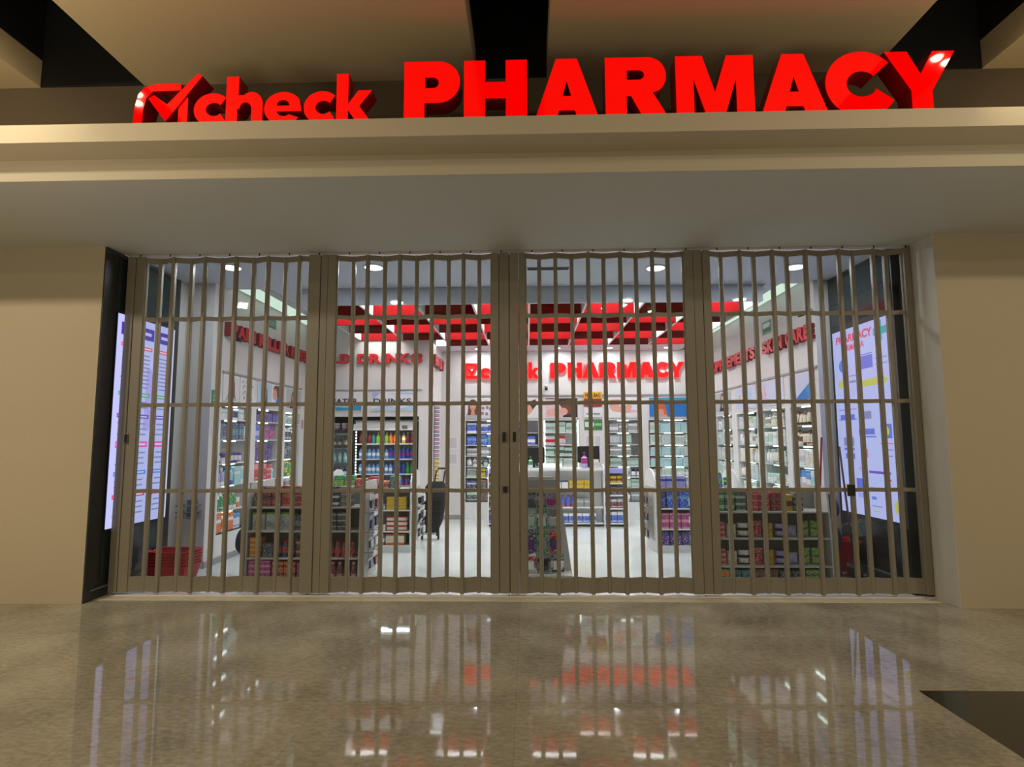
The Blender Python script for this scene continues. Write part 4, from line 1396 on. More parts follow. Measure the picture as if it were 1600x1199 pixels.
GREEN = mat('sign_green', (44, 130, 74), .4)
SGN = mat('sign_grey_green', (120, 150, 140), .4)
man = [(.45, .12), (.56, .12), (.60, .42), (.74, .34), (.80, .44), (.62, .58), (.58, .70), (.40, .70), (.24, .52), (.32, .44), (.42, .52), (.40, .36), (.24, .2), (.32, .12), (.47, .3)]
board('exit_sign', 'small square green running-man sign on the wall end beside the menu screen', 'sign', (XL, 1.26, 2.10), RL, .17, .17, GREEN,
      [('pictogram', man, M_WHITE2), ('pictogram', ell(.52, .84, .08, .08, 10), M_WHITE2)])
p0 = at(1199, 516, x=XR)
board('exit_sign', 'grey-green framed sign high above the SKIN CARE letters', 'sign', (XR, p0.y + .17, p0.z - .09), RR, .34, .20, SGN,
      [('panel', [(.1, .15), (.9, .15), (.9, .42), (.1, .42)], GREEN), ('panel', [(.1, .5), (.78, .5), (.9, .68), (.78, .85), (.1, .85)], M_WHITE2)])
p0 = at(425, 505, x=XL)
board('exit_sign', 'small green hanging sign high on the pain killer wall above the letters', 'sign', (XL, p0.y - .2, p0.z - .05), RL, .36, .14, GREEN, [('panel', [(.1, .2), (.9, .2), (.9, .8), (.1, .8)], SGN)])
for z, s in ((1.88, 'upper'), (1.66, 'lower')):
    board('paper_notice', s + ' white paper notice on the wall end beside the menu screen', 'notice', (XL, 1.30, z), RL, .14, .18, M_PAPER,
          [('print', [(.2, .2), (.8, .2), (.8, .75), (.2, .75)], M_INK)])
board('paper_notice', 'narrow grey slip low on the wall end beside the menu screen', 'notice', (XL, 1.34, .62), RL, .05, .16, M_INK)
board('paper_notice', 'small pink notice on the wall between pain killer shelves and drinks corner', 'notice', (XL, 4.28, 1.82), RL, .07, .16, mat('print_dullpink', (176, 130, 134), .5))
for z, h, s in ((1.42, .26, 'upper'), (1.10, .24, 'lower')):
    board('paper_notice', s + ' pale sheet on the bare back wall beside the drinks corner', 'notice', (XS + .13, YB, z), 0, .22, h, M_PAPER,
          [('print', [(.1, .1), (.9, .1), (.9, .9), (.1, .9)], mat('pale_print', (196, 192, 196), .6))])
# notice column signs
xa, xb = bx(912), bx(940)
YN = YB - .021
t = board('promotion_sign', 'yellow and red FREE BAG sign high on the notice column', 'sign', (xa, YN, 2.28), 0, xb - xa, .30, mat('print_brick', (150, 36, 30), .5),
          [('header', [(0, .55), (1, .55), (1, 1), (0, 1)], mat('print_amber', (214, 170, 30), .5))])
word('lettering', 'FREE BAG', (xb - xa) * .86, .08, .002, mat('print_dark_red', (110, 26, 24), .5), None, t, ((xb - xa) * .07, -.0082, .19), 0, .03)
t = board('promotion_sign', 'white sheet with one dark line of print under the FREE BAG sign', 'sign', (xa, YN, 2.06), 0, xb - xa, .20, M_PAPER)
word('lettering', 'ORDER MORE', (xb - xa) * .76, .038, .002, P_('plum', (80, 50, 84)), None, t, ((xb - xa) * .12, -.0065, .05), 0, .03)
board('promotion_sign', 'green sign with white panel on the notice column under the white sheet', 'sign', (xa, YN, 1.80), 0, xb - xa, .22, mat('print_green', (60, 124, 66), .5),
      [('panel', [(.04, .28), (.5, .28), (.56, .5), (.5, .76), (.04, .76)], M_PAPER), ('panel', [(.6, .4), (.95, .4), (.95, .62), (.6, .62)], mat('print_pale_green', (140, 180, 140), .5))])
for i, (u, z, h, s) in enumerate(((.02, 1.42, .30, 'upper pair, drinks side'), (.54, 1.42, .30, 'upper pair, skin care side'), (.04, 1.12, .26, 'lower pair, drinks side'), (.52, 1.12, .26, 'lower pair, skin care side'))):
    board('paper_notice', 'pale sheet low on the notice column, ' + s, 'notice', (xa + u * (xb - xa), YN, z), 0, .15, h, M_PAPER, [('print', [(.15, .15), (.85, .15), (.85, .85), (.15, .85)], mat('pale_print', (196, 192, 196), .6))])


def security_camera(label, org, rotz):
    t = thing('security_camera', label, 'camera', org, rotz)
    MB().lathe([(.03, 0), (.03, .02), (.012, .03)], M_WHITE2, 12).build('mount', t)
    MB().tube([(0, 0, -.002), (0, -.03, -.03)], .008, M_WHITE2).build('arm', t)
    MB().beam((0, -.02, -.035), (0, -.15, -.075), .055, .055, M_BLACK).build('camera_body', t)


p0 = at(360, 527, x=XL + .03)
security_camera('small black security camera under the PAIN KILLER letters', (XL + .032, p0.y, p0.z + .06), RL)
p0 = at(1298, 482, x=XR - .02)
security_camera('small black security camera on the skin care wall near the teal cross screen', (XR - .032, 1.47, 3.30), RR)
p0 = at(853, 608, y=YB)
security_camera('small black camera under the check sign on the back wall', (p0.x, YB - .032, p0.z + .05), 0)
# clip strip of packets on the short wall
for i in range(22):
    z = 2.30 - i * .075
    c = 'purple' if i < 14 else 'yellow'
    o = link('hanging_packet', product_mesh('pouch', c if i % 3 else ('magenta' if i < 14 else 'gold'), 'cream', .10, .03, .07), None, (XS + .062, 4.86, z - .075), 0)
    tag(o, 'small hanging packet on the wall strip by the drinks corner, %s from the top' % ORD[i], 'packet', 'packets on the clip strip')
tag(MB().box(XS, XS + .012, 4.84, 4.88, .62, 2.34, M_GREY).build('clip_strip'), 'long clip strip of packets on the short wall by the drinks corner', 'display strip')

# ================================================================== GONDOLAS
M_GOND = mat('gondola_cream', (206, 202, 196), .45)
M_GONDB = mat('gondola_back', (150, 146, 142), .6)


def gondola(label, x0, x1, y0, y1, h, shelves, lean=.06, round_top=False, mt=M_GOND, deck=.06):
    t = thing('gondola_shelving', label, 'shelving', (0, 0, 0))
    for s, x in ((0, x0), (1, x1 - .02)):
        if round_top:
            c = (y0 + y1) / 2
            r = (y1 - y0) / 2
            pts = [(y0, .0), (y1, .0), (y1, h - .22)] + [(c + r * cos(radians(a)), h - .22 + .22 * sin(radians(a))) for a in range(15, 180, 15)] + [(y0, h - .22)]
        else:
            pts = [(y0, 0), (y1, 0), (y1 - .02, h), (y0 + lean + .02, h), (y0 + lean * .6, h * .7)]
        MB().prism(pts, 'x', x, x + .02, mt).build('side_panel', t)
    MB().box(x0 + .02, x1 - .02, y0 + .02, y1 - .02, 0, deck, mt).build('base', t)
    MB().box(x0 + .02, x1 - .02, (y0 + y1) / 2 - .01, (y0 + y1) / 2 + .01, deck, h - (.24 if round_top else .06), M_GONDB).build('back_panel', t)
    for z in shelves:
        f = lean * .8 * z / h
        MB().box(x0 + .021, x1 - .021, y0 + .01 + f, (y0 + y1) / 2 - .011, z - .018, z, mt).build('shelf', t)
    return t


def grow(x0, x1, y, z, specs, where, group):
    """explicit row: specs = (kind, col, col2, w, d, h, columns, stacks)"""
    x = x0
    n = 0
    for kind, col, col2, w, d, h, nc, ns, st in specs:
        for c in range(nc):
            for s in range(ns):
                lv = '' if ns == 1 else ', ' + (['lower', 'upper'] if ns == 2 else ['bottom', 'middle', 'top'] if ns == 3 else ['bottom', 'second', 'third', 'top'])[s]
                put(kind, col, col2, (w, d, h), (x + w / 2, y + d / 2, z + .001 + s * (h + .001)), 0, '%s, %s along%s' % (where, ORD[n], lv), group, st)
            x += w + .01
            n += 1
        x += .008


# front gondola on the menu screen side
ax0, ax1, ay0, ay1 = -3.14, -1.82, .50, 1.22
gondola('cream low gondola of cartons just behind the gate on the menu screen side', ax0, ax1, ay0, ay1, 1.12, [.28, .58, .845])
gA = 'goods on the front gondola, menu screen side'
grow(ax0 + .05, 0, ay0 + .09, .845, [('carton', 'brown', 'slate', .08, .12, .17, 1, 1, 0), ('carton', 'darkred', 'red', .10, .14, .11, 2, 2, 0), ('carton', 'red', 'orange', .12, .14, .12, 1, 2, 1),
     ('carton', 'red', 'pink', .12, .14, .075, 3, 3, 2), ('carton', 'navy', 'white', .13, .13, .075, 1, 3, 0), ('carton', 'slate', 'grey', .13, .13, .075, 1, 3, 3)], 'on front menu-side gondola, top shelf', gA)
grow(ax0 + .05, 0, ay0 + .07, .58, [('carton', 'silver', 'lime', .15, .14, .20, 3, 1, 4), ('carton', 'slate', 'grey', .12, .14, .17, 1, 1, 0), ('carton', 'darkred', 'navy', .10, .13, .09, 2, 2, 1), ('carton', 'slate', 'mint', .12, .13, .065, 2, 3, 2)],
     'on front menu-side gondola, third shelf', gA)
grow(ax0 + .04, 0, ay0 + .05, .28, [('carton', 'orange', 'yellow', .13, .14, .055, 1, 4, 0), ('carton', 'slate', 'navy', .12, .14, .15, 1, 1, 2), ('bottle', 'navy', 'red', .07, .07, .18, 3, 1, 0), ('carton', 'darkred', 'pink', .10, .13, .10, 1, 2, 2), ('bottle', 'red', 'darkred', .07, .07, .20, 7, 1, 2)],
     'on front menu-side gondola, second shelf', gA)
grow(ax0 + .04, 0, ay0 + .04, .06, [('carton', 'magenta', 'pink', .12, .14, .06, 2, 3, 1), ('carton', 'orange', 'darkred', .13, .14, .085, 2, 2, 0), ('carton', 'magenta', 'darkred', .11, .13, .08, 1, 2, 0), ('bottle', 'darkred', 'pink', .07, .07, .17, 7, 1, 1)],
     'on front menu-side gondola, bottom deck', gA)
# front gondola on the teal cross side
bx0, bx1 = 2.16, 3.46
gondola('cream low gondola of bags and cartons just behind the gate on the teal cross side', bx0, bx1, ay0, ay1, 1.06, [.20, .50, .79])
gB = 'goods on the front gondola, teal cross side'
grow(bx0 + .05, 0, ay0 + .09, .79, [('carton', 'green', 'mint', .10, .13, .11, 2, 2, 0), ('carton', 'slate', 'mint', .11, .13, .075, 1, 3, 1), ('carton', 'red', 'pink', .12, .14, .07, 2, 3, 2), ('carton', 'darkred', 'red', .12, .14, .07, 1, 3, 3), ('carton', 'yellow', 'brown', .10, .12, .18, 1, 1, 0), ('carton', 'grey', 'slate', .10, .12, .065, 1, 3, 1)],
     'on front cross-side gondola, top shelf', gB)
for z, nm in ((.50, 'third shelf'), (.20, 'second shelf')):
    grow(bx0 + .05, 0, ay0 + .07, z, [('carton', 'red', 'pink', .09, .12, .055, 1, 3, 1), ('pouch', 'cream', 'white', .11, .06, .15, 1, 1, 0), ('pouch', 'white', 'slate', .13, .10, .085, 1, 2, 1), ('pouch', 'red', 'darkred', .13, .08, .18, 1, 1, 2),
         ('tub', 'yellow', 'gold', .10, .10, .16, 1, 1, 0), ('pouch', 'lavender', 'purple', .11, .08, .08, 1, 2, 1), ('pouch', 'lavender', 'silver', .12, .08, .13, 1, 1, 4), ('pouch', 'lime', 'green', .12, .09, .09, 2, 2, 2)],
         'on front cross-side gondola, ' + nm, gB)
grow(bx0 + .05, 0, ay0 + .04, .06, [('carton', 'orange', 'green', .11, .12, .10, 1, 1, 1), ('carton', 'teal', 'slate', .11, .12, .09, 2, 1, 0), ('carton', 'darkred', 'brown', .13, .12, .10, 2, 1, 0), ('carton', 'slate', 'black', .13, .12, .08, 2, 1, 0), ('carton', 'lime', 'slate', .14, .12, .09, 1, 1, 0)],
     'on front cross-side gondola, bottom deck', gB)


def peg_end(label, x, side, y0, y1, z0, z1, cols, rows, pals, group, wh, hh):
    """pegboard end; side = +1 faces +x, -1 faces -x"""
    t = thing('peg_rack', label, 'rack', (0, 0, 0))
    xa_, xb_ = (x, x + .012) if side > 0 else (x - .012, x)
    MB().box(xa_, xb_, y0, y1, z0, z1, M_GOND).build('pegboard', t)
    k = 0
    for r in range(rows):
        z = z1 - .07 - r * (z1 - z0 - .06) / rows
        for c in range(cols):
            y = y0 + (c + .5) * (y1 - y0) / cols
            MB().tube([(x + side * .012, y, z), (x + side * .12, y, z), (x + side * .125, y, z + .012)], .003, M_GREY, 6).build('hook', t)
            h = (z1 - z0 - .06) / rows - .035
            a, b = pals[(r * 7 + c * 3 + r) % len(pals)]
            put('hang_pack', a, b, ((y1 - y0) / cols - .03, .022, h), (x + side * .085, y, z - .008), RL if side > 0 else RR,
                wh + ', row %s, %s from the gate' % (('one', 'two', 'three', 'four', 'five')[r], ORD[c]), group, (r + c) % 4)
            k += 1


palA = [('silver', 'slate'), ('slate', 'white'), ('grey', 'navy'), ('cream', 'darkred'), ('black', 'grey'), ('white', 'black')]
peg_end('pegboard end of the front menu-side gondola hung with grey packs', ax1, 1, ay0 + .05, ay1 - .04, .10, 1.06, 3, 4, palA, 'packs on the front menu-side peg rack', 'on front menu-side pegs', 0)
palB = [('slate', 'cream'), ('teal', 'skyblue'), ('navy', 'white'), ('silver', 'black'), ('cream', 'slate'), ('teal', 'cream')]
peg_end('pegboard end of the front cross-side gondola hung with dark blue packs', bx0, -1, ay0 + .05, ay1 - .04, .10, 1.02, 3, 4, palB, 'packs on the front cross-side peg rack', 'on front cross-side pegs', 0)

# middle gondolas
cx0, cx1, cy0, cy1 = -2.80, -1.60, 2.30, 3.00
gondola('white round-ended gondola in mid shop on the drinks side', cx0, cx1, cy0, cy1, 1.17, [.30, .60, .90], .03, True, M_WHITE2, .10)
gC = 'goods on the middle gondola, drinks side'
grow(cx0 + .04, 0, cy0 + .06, .90, [('carton', 'green', 'lime', .15, .14, .19, 2, 1, 0), ('carton', 'red', 'orange', .16, .14, .15, 1, 1, 1), ('carton', 'pink', 'red', .15, .14, .17, 1, 1, 1), ('carton', 'orange', 'brown', .14, .14, .11, 1, 1, 0), ('carton', 'teal', 'slate', .13, .14, .18, 1, 1, 0)],
     'on mid drinks-side gondola, top shelf', gC)
grow(cx0 + .04, 0, cy0 + .05, .60, [('carton', 'silver', 'white', .15, .14, .12, 4, 1, 0), ('carton', 'lavender', 'white', .12, .14, .07, 1, 1, 0), ('carton', 'yellow', 'gold', .14, .14, .09, 2, 2, 2)], 'on mid drinks-side gondola, third shelf', gC)
grow(cx0 + .04, 0, cy0 + .05, .30, [('carton', 'grey', 'white', .15, .14, .12, 4, 1, 0), ('carton', 'white', 'cream', .13, .14, .08, 1, 1, 0), ('carton', 'cream', 'red', .14, .14, .065, 2, 3, 1)], 'on mid drinks-side gondola, second shelf', gC)
grow(cx0 + .04, 0, cy0 + .04, .10, [('carton', 'grey', 'white', .15, .14, .12, 4, 1, 0), ('carton', 'purple', 'white', .12, .13, .15, 1, 1, 0), ('carton', 'cream', 'orange', .13, .14, .15, 2, 1, 1)], 'on mid drinks-side gondola, bottom deck', gC)
dx0, dx1 = 1.90, 3.10
gondola('white round-ended gondola in mid shop on the skin care side', dx0, dx1, cy0, cy1, 1.17, [.33, .62, .90], .03, True, M_WHITE2, .10)
gD = 'goods on the middle gondola, skin care side'
grow(dx0 + .04, 0, cy0 + .06, .90, [('carton', 'lavender', 'blue', .13, .13, .18, 3, 1, 2), ('carton', 'silver', 'white', .12, .13, .16, 2, 1, 0), ('bottle', 'blue', 'green', .08, .08, .22, 3, 1, 0), ('tub', 'white', 'green', .10, .10, .15, 1, 1, 0)], 'on mid skin-side gondola, top shelf', gD)
grow(dx0 + .04, 0, cy0 + .05, .62, [('carton', 'navy', 'blue', .12, .14, .22, 1, 1, 0), ('carton', 'blue', 'skyblue', .17, .14, .23, 2, 1, 2), ('carton', 'pink', 'white', .14, .14, .18, 3, 1, 1)], 'on mid skin-side gondola, third shelf', gD)
grow(dx0 + .04, 0, cy0 + .05, .33, [('carton', 'magenta', 'pink', .16, .14, .105, 3, 2, 1), ('carton', 'lavender', 'white', .14, .14, .18, 3, 1, 1)], 'on mid skin-side gondola, second shelf', gD)
grow(dx0 + .04, 0, cy0 + .04, .10, [('carton', 'purple', 'navy', .16, .14, .19, 3, 1, 3), ('carton', 'navy', 'white', .14, .14, .18, 3, 1, 0)], 'on mid skin-side gondola, bottom deck', gD)
peg_end('pegboard end of the mid drinks-side gondola hung with black and white packs', cx1, 1, cy0 + .05, cy1 - .05, .16, .92, 3, 3, [('white', 'black'), ('silver', 'slate'), ('black', 'white'), ('cream', 'slate')], 'packs on the mid drinks-side peg rack', 'on mid drinks-side pegs', 0)
peg_end('pegboard end of the mid skin-side gondola hung with brown and blue packs', dx0, -1, cy0 + .05, cy1 - .05, .16, .92, 3, 3, [('brown', 'slate'), ('skyblue', 'brown'), ('lime', 'cream'), ('darkred', 'brown')], 'packs on the mid skin-side peg rack', 'on mid skin-side pegs', 0)

# ================================================================== CENTRE DISPLAY STAND
t = thing('display_stand', 'tapered white pegboard stand of hanging packs behind the gate middle', 'display stand', (0, 0, 0))
ex0, ex1 = -.24, .60
MB().prism([(ex0, 0), (ex1, 0), (ex1 - .14, 1.05), (ex1 - .22, 1.16), (ex0 + .22, 1.16), (ex0 + .14, 1.05)], 'y', .86, .90, M_GOND).build('board', t)
MB().box(ex0 + .02, ex1 - .02, .62, .86, 0, .07, M_GOND).build('base', t)
MB().box(ex0 + .15, ex1 - .15, .84, .859, 1.0, 1.13, mat('stand_header', (176, 170, 172), .4)).build('header', t)
rowsE = [(.985, .16, [('pink', 'cream'), ('grey', 'slate'), ('blue', 'white'), ('slate', 'grey'), ('lavender', 'magenta')]),
         (.80, .22, [('mint', 'green'), ('silver', 'mint'), ('cream', 'slate'), ('green', 'white'), ('grey', 'silver')]),
         (.55, .24, [('navy', 'purple'), ('slate', 'purple'), ('green', 'silver'), ('green', 'grey'), ('red', 'purple')]),
         (.29, .20, [('red', 'orange'), ('red', 'white'), ('slate', 'silver'), ('grey', 'black'), ('slate', 'white')])]
for r, (z, h, cs) in enumerate(rowsE):
    cs = cs[:2] + cs[3:]
    n = len(cs)
    wr_ = (ex1 - ex0) - .16 - .24 * z
    for i, (a, b) in enumerate(cs):
        x = (ex0 + ex1) / 2 + (i - (n - 1) / 2) * wr_ / n * 1.05
        MB().tube([(x, .86, z), (x, .70, z), (x, .695, z + .012)], .003, M_GREY, 6).build('hook', t)
        put('hang_pack', a, b, (wr_ / n - .002, .035, h + .005), (x, .74, z - .008), 0, 'on the gate-middle stand, row %s, %s from menu side' % (('one', 'two', 'three', 'four')[r], ORD[i]), 'packs on the centre stand', i % 3)

# ================================================================== CHECKOUT
kx0, kx1, ky0, ky1 = -.66, 1.94, 4.75, 5.35
t = thing('checkout_counter', 'white checkout counter with rounded ends and stocked front shelves', 'counter', (0, 0, 0))
MB().box(kx0 + .42, kx1 - .46, ky0, ky1, 1.03, 1.07, M_WHITE2).build('counter_top', t)
MB().box(kx0 + .42, kx1 - .46, ky0 + .22, ky1 - .02, 0, 1.03, M_WHITE2).build('body', t)
for z in (.07, .36, .66):
    MB().box(kx0 + .42, kx1 - .46, ky0 + .01, ky0 + .22, z - .02, z, M_WHITE2).build('shelf', t)


def round_end(label, x0, x1):
    e = thing('end_display', label, 'display shelf', (0, 0, 0))
    for x in (x0, x1 - .02):
        c = ky0 + .22
        pts = [(ky0 - .02, 0), (ky0 + .46, 0), (ky0 + .46, .98)] + [(c + .24 * cos(radians(a)), .98 + .17 * sin(radians(a))) for a in range(20, 180, 20)] + [(ky0 - .02, .98)]
        MB().prism(pts, 'x', x, x + .02, M_WHITE2).build('side_panel', e)
    MB().box(x0 + .02, x1 - .02, ky0 + .24, ky0 + .26, 0, 1.06, M_WHITE2).build('back_panel', e)
    MB().box(x0 + .02, x1 - .02, ky0 - .01, ky0 + .24, .98, 1.06, mat('header_violet', (150, 150, 214), .4)).build('header', e)
    for z in (.07, .34, .58, .80):
        MB().box(x0 + .02, x1 - .02, ky0 - .01, ky0 + .24, z - .02, z, M_WHITE2).build('shelf', e)


round_end('round-topped white end shelf of the checkout on the skin care side', kx1 - .45, kx1)
round_end('round-topped white end shelf of the checkout on the drinks side', kx0, kx0 + .40)
gE = 'goods around the checkout'
for x0, nm in ((kx1 - .42, 'skin-side checkout end'), (kx0 + .03, 'drinks-side checkout end')):
    for z, sp in ((.80, [('carton', 'yellow', 'brown', .10, .10, .13, 3, 1, 0)]), (.58, [('carton', 'darkred', 'slate', .10, .10, .15, 3, 1, 1)]), (.34, [('carton', 'darkred', 'silver', .10, .10, .16, 3, 1, 3)]), (.07, [('carton', 'blue', 'white', .10, .10, .20, 3, 1, 3)])):
        grow(x0, 0, ky0 + .04, z, sp, 'on %s, %s shelf' % (nm, {.8: 'top', .58: 'third', .34: 'second', .07: 'bottom'}[z]), gE)
grow(kx0 + .46, 0, ky0 + .06, .66, [('carton', 'white', 'pink', .12, .10, .16, 5, 1, 0), ('carton', 'white', 'slate', .12, .10, .18, 3, 1, 1), ('carton', 'yellow', 'gold', .13, .10, .18, 3, 1, 2)], 'on checkout front, top shelf', gE)
grow(kx0 + .46, 0, ky0 + .06, .36, [('carton', 'white', 'silver', .13, .10, .16, 5, 1, 0), ('bottle', 'blue', 'magenta', .085, .085, .22, 5, 1, 1), ('carton', 'grey', 'silver', .13, .10, .15, 2, 1, 2)], 'on checkout front, middle shelf', gE)
grow(kx0 + .46, 0, ky0 + .06, .07, [('carton', 'blue', 'white', .12, .10, .17, 12, 1, 3)], 'on checkout front, bottom shelf', gE)


def monitor(label, x, y, z, w, h):
    t = thing('monitor', label, 'monitor', (x, y, z))
    MB().cbox(-w / 2, w / 2, -.015, .02, .09, .09 + h, M_BLACK, .006).build('screen_case', t)
    MB().box(-.02, .02, .02, .035, .01, .2, M_BLACK).build('stand', t)
    MB().box(-.10, .10, -.05, .08, 0, .012, M_BLACK).build('foot', t)


m1 = at(835, 720, y=5.1)
monitor('black back of a till monitor on the counter by the brightly edged shelving', m1.x - .02, 5.12, 1.071, .42, .30)
m2 = at(919, 718, y=5.1)
monitor('black till monitor on the counter under the notice column', m2.x, 5.12, 1.071, .42, .32)
for p, kind, a, b, dm, s in ((912, 'pump_bottle', 'lavender', 'magenta', (.12, .12, .30), 'clear violet sanitiser pump bottle on the checkout beside the column monitor'),
                             (828, 'pump_bottle', 'white', 'green', (.08, .08, .22), 'white pump bottle on the checkout before the first monitor'),
                             (929, 'carton', 'cream', 'silver', (.12, .10, .16), 'pale carton on the checkout before the column monitor')):
    o = link(kind, product_mesh(kind, a, b, *dm), None, (at(p, 735, y=4.9).x, 4.88, 1.071))
    tag(o, s, 'bottle' if kind == 'pump_bottle' else 'carton')
o = link('card_stand', MB().box(-.20, .20, -.06, .06, 0, .012, M_WHITE2).prism([(-.05, .012), (.05, .012), (.0, .09)], 'x', -.18, .18, M_WHITE2).mesh('card_stand'), None, (.55, 4.86, 1.071))
tag(o, 'low white angled tray on the middle of the checkout top', 'tray')

# ================================================================== BASKETS, BUCKET, BROOMS, CUSHIONS, TROLLEY
M_BASK = mat('basket_red', (196, 30, 34), .4)
bsk = MB()


def ring(mb, w0, d0, z0, w1, d1, z1, mt, t_=.006):
    o = [(-w0, -d0, z0), (w0, -d0, z0), (w0, d0, z0), (-w0, d0, z0), (-w1, -d1, z1), (w1, -d1, z1), (w1, d1, z1), (-w1, d1, z1)]
    i = [(x * (1 - t_ / abs(x)), y * (1 - t_ / abs(y)), z) for x, y, z in o]
    fs = []
    for k in range(4):
        j = (k + 1) % 4
        fs += [(k, j, 4 + j, 4 + k), (8 + j, 8 + k, 12 + k, 12 + j), (4 + k, 4 + j, 12 + j, 12 + k), (j, k, 8 + k, 8 + j)]
    mb.add(o + i, fs, mt)


def basket_mesh():
    mb = MB()
    ring(mb, .19, .125, .004, .235, .16, .20, M_BASK)
    ring(mb, .242, .167, .195, .25, .175, .215, M_BASK, .014)
    mb.box(-.19, .19, -.125, .125, 0, .008, M_BASK)
    for k in range(6):
        z = .03 + k * .026
        f = .19 + .045 * z / .2
        g_ = .125 + .035 * z / .2
        mb.box(-f - .003, f + .003, -g_ - .004, -g_ + .001, z, z + .008, M_BASK)
        mb.box(-f - .003, f + .003, g_ - .001, g_ + .004, z, z + .008, M_BASK)
    return mb.mesh('basket')


bm_ = basket_mesh()
hm_ = MB().tube([(-.235, 0, .21), (-.22, -.05, .235), (-.12, -.09, .245), (.12, -.09, .245), (.22, -.05, .235), (.235, 0, .21)], .007, M_BLACK).mesh('handle')
for i in range(6):
    t = thing('shopping_basket', 'red plastic shopping basket in the stack under the menu screen, %s from the bottom' % ORD[i], 'basket', (-3.95, .50, .003 + i * .032), 0, 'red shopping baskets')
    link('basket_body', bm_, t)
    if i == 5:
        link('handle', hm_, t)
t = thing('basket_rack', 'grey wire shelf bracket above the red baskets on the recessed wall', 'rack', (0, 0, 0))
for z in (.66, .72, .80):
    MB().tube([(-4.29, 1.235, z), (-4.29, 1.06, z), (-4.08, 1.06, z), (-4.08, 1.235, z)], .008, M_GREY).build('wire', t)
MB().box(-4.29, -4.08, 1.10, 1.235, .70, .708, M_DARK).build('plate', t)
MB().box(-4.25, -4.12, 1.225, 1.239, .62, .86, M_GREY).build('bracket', t)

# red mop bucket and brooms by the teal cross screen
t = thing('mop_bucket', 'red wheeled mop bucket beside the pharmacy screen', 'bucket', (3.83, 1.03, 0), radians(80))
mb = MB()
ring(mb, .13, .10, .05, .17, .14, .40, M_BASK, .008)
mb.box(-.13, .13, -.10, .10, .05, .06, M_BASK)
mb.build('bucket_body', t)
mb = MB()
ring(mb, .176, .146, .385, .184, .154, .41, M_BASK, .012)
mb.build('rim', t)
MB().tube([(-.17, 0, .40), (-.15, -.08, .56), (0, -.10, .60), (.15, -.08, .56), (.17, 0, .40)], .006, M_GREY).build('handle', t)
for sx in (-1, 1):
    for sy in (-1, 1):
        MB().box(sx * .10 - .012, sx * .10 + .012, sy * .08 - .022, sy * .08 + .022, .003, .05, M_BLACK).build('wheel', t)


def broom(label, foot, top, head, mt_pole, mt_head, hw):
    t = thing('broom', label, 'broom', (0, 0, 0))
    f, p = Vector(foot), Vector(top)
    MB().tube([f + (p - f) * .10, p], .012, mt_pole).build('pole', t)
    MB().beam(f + (p - f) * .11 + Vector((0, -hw / 2, 0)), f + (p - f) * .11 + Vector((0, hw / 2, 0)), .05, .05, mt_head).build('head', t)
    MB().beam(f + (p - f) * .055 + Vector((0, -hw / 2 * .95, 0)), f + (p - f) * .055 + Vector((0, hw / 2 * .95, 0)), .04, .085, mat('bristles', (60, 40, 44), .9)).build('bristles', t)


broom('red-poled broom leaning upright on the skin care wall end', (3.66, 1.30, .0), (3.838, 1.395, 1.62), 0, mat('pole_red', (150, 24, 36), .4), M_BASK, .24)
broom('dark-poled broom leaning toward the pharmacy screen', (3.74, .60, .0), (4.005, 1.30, 1.50), 0, mat('pole_dark', (60, 24, 30), .4), M_DARK, .24)
t = thing('mop', 'limp white mop head on the tiles beside the red bucket', 'mop', (3.86, .66, 0))
mb = MB()
rnd = random.Random(3)
for i in range(16):
    a = i * 2 * pi / 16
    r = .07 + rnd.random() * .04
    mb.tube([(0, 0, .05), (r * .5 * cos(a), r * .5 * sin(a), .035), (r * cos(a), r * sin(a), .010)], .009, M_PAPER, 6)
mb.build('strands', t)
MB().lathe([(.03, .045), (.03, .075), (.015, .09)], M_GREY, 10).build('socket', t)


def neck_cushion(col, mtn, loc, s, label):
    """plump round travel cushion, a closed C bolster"""
    mb = MB()
    pts = [Vector((0, cos(radians(a)) * .10, sin(radians(a)) * .10)) * s for a in range(-60, 241, 20)]
    n = 12
    o = []
    for k, p in enumerate(pts):
        e = min(k, len(pts) - 1 - k)
        rr = .075 * s * (1 if e > 1 else (.55, .85)[e])
        d = (pts[min(k + 1, len(pts) - 1)] - pts[max(k - 1, 0)]).normalized()
        u = Vector((1, 0, 0))
        v = d.cross(u)
        o += [p + (u * cos(2 * pi * i / n) + v * sin(2 * pi * i / n)) * rr for i in range(n)]
    K = len(pts)
    fs = [(k * n + i, k * n + (i + 1) % n, (k + 1) * n + (i + 1) % n, (k + 1) * n + i) for k in range(K - 1) for i in range(n)]
    fs += [tuple(range(n - 1, -1, -1)), tuple(range((K - 1) * n, K * n))]
    mb.add(o, fs, mtn)
    ob = mb.build('neck_cushion', None, True, loc)
    tag(ob, label, 'cushion')


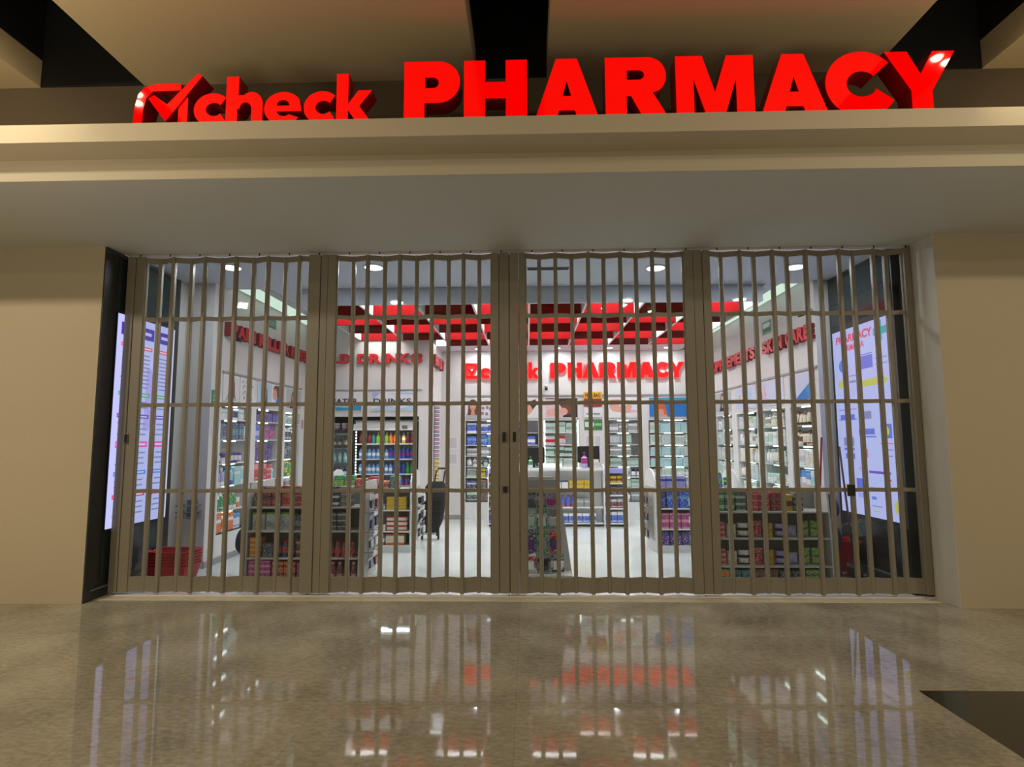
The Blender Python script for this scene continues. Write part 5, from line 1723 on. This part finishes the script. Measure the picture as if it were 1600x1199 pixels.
NAVYC = mat('cushion_navy', (38, 38, 66), .85)
SLATEC = mat('cushion_slate', (48, 56, 66), .85)
VIOC = mat('cushion_violet', (52, 34, 84), .85)
for (x, z, m_, s, lb) in ((3.562, .158, SLATEC, .88, 'dark slate neck cushion on the floor beside the cross-side gondola'), (3.562, .46, SLATEC, 1.05, 'slate neck cushion hanging mid height on the cross-side gondola end'),
                         (3.555, .80, VIOC, .98, 'violet neck cushion hanging highest on the cross-side gondola end'), (-3.237, .42, NAVYC, 1.1, 'navy neck cushion hanging on the menu-side gondola end')):
    neck_cushion('', m_, (x, .78, z), s, lb)
for x0, x1, z0, z1, lb in ((3.462, 3.476, .1, .98, 'slim grey hanging rail on the cross-side gondola end'), (-3.156, -3.142, .2, .9, 'slim grey hanging rail on the menu-side gondola end')):
    tag(MB().box(x0, x1, .76, .80, z0, z1, M_GREY).build('hanging_rail'), lb, 'rail')

# black folded trolley by the drinks side gondola
t = thing('folded_trolley', 'black folded shopping trolley with upright handles beside the mid drinks-side gondola', 'trolley', (-1.50, 3.38, 0), radians(8))
BK = mat('black_fabric', (26, 26, 30), .9)
mb = MB()
sec = [(.12, .24, .08, .00), (.30, .34, .12, .01), (.60, .38, .14, .02), (.84, .36, .13, .03), (.93, .24, .08, .03)]
n = 14
vs = []
for z, w_, d_, dx in sec:
    vs += [(dx * 3 + w_ / 2 * abs(cos(2 * pi * i / n)) ** .6 * (1 if cos(2 * pi * i / n) > 0 else -1), d_ * sin(2 * pi * i / n), z) for i in range(n)]
K = len(sec)
mb.add(vs, [(k * n + i, k * n + (i + 1) % n, (k + 1) * n + (i + 1) % n, (k + 1) * n + i) for k in range(K - 1) for i in range(n)] + [tuple(range(n - 1, -1, -1)), tuple(range((K - 1) * n, K * n))], BK)
mb.build('bag', t, True)
for dx in (-.04, .10):
    MB().tube([(dx, .06, .05), (dx + .05, .08, .6), (dx + .13, .02, 1.10), (dx + .16, -.06, 1.14)], .012, M_BLACK).build('handle_tube', t)
MB().tube([(.12, -.06, 1.145), (.27, -.06, 1.145)], .016, M_BLACK).build('grip', t)
for dx in (-.13, .13):
    MB().lathe([(.075, -.018), (.085, -.012), (.085, .012), (.075, .018)], M_BLACK, 18).build('wheel', t, True)
    o = [c for c in t.children][-1]
    o.rotation_euler = (0, pi / 2, 0)
    o.location = (dx, .02, .088)
MB().tube([(-.13, .02, .088), (.13, .02, .088)], .008, M_GREY).build('axle', t)
for i, z in enumerate((.45, .62, .80)):
    MB().box(-.09, .17, -.145, -.12, z, z + .02, M_GATE_D).build('strap', t)
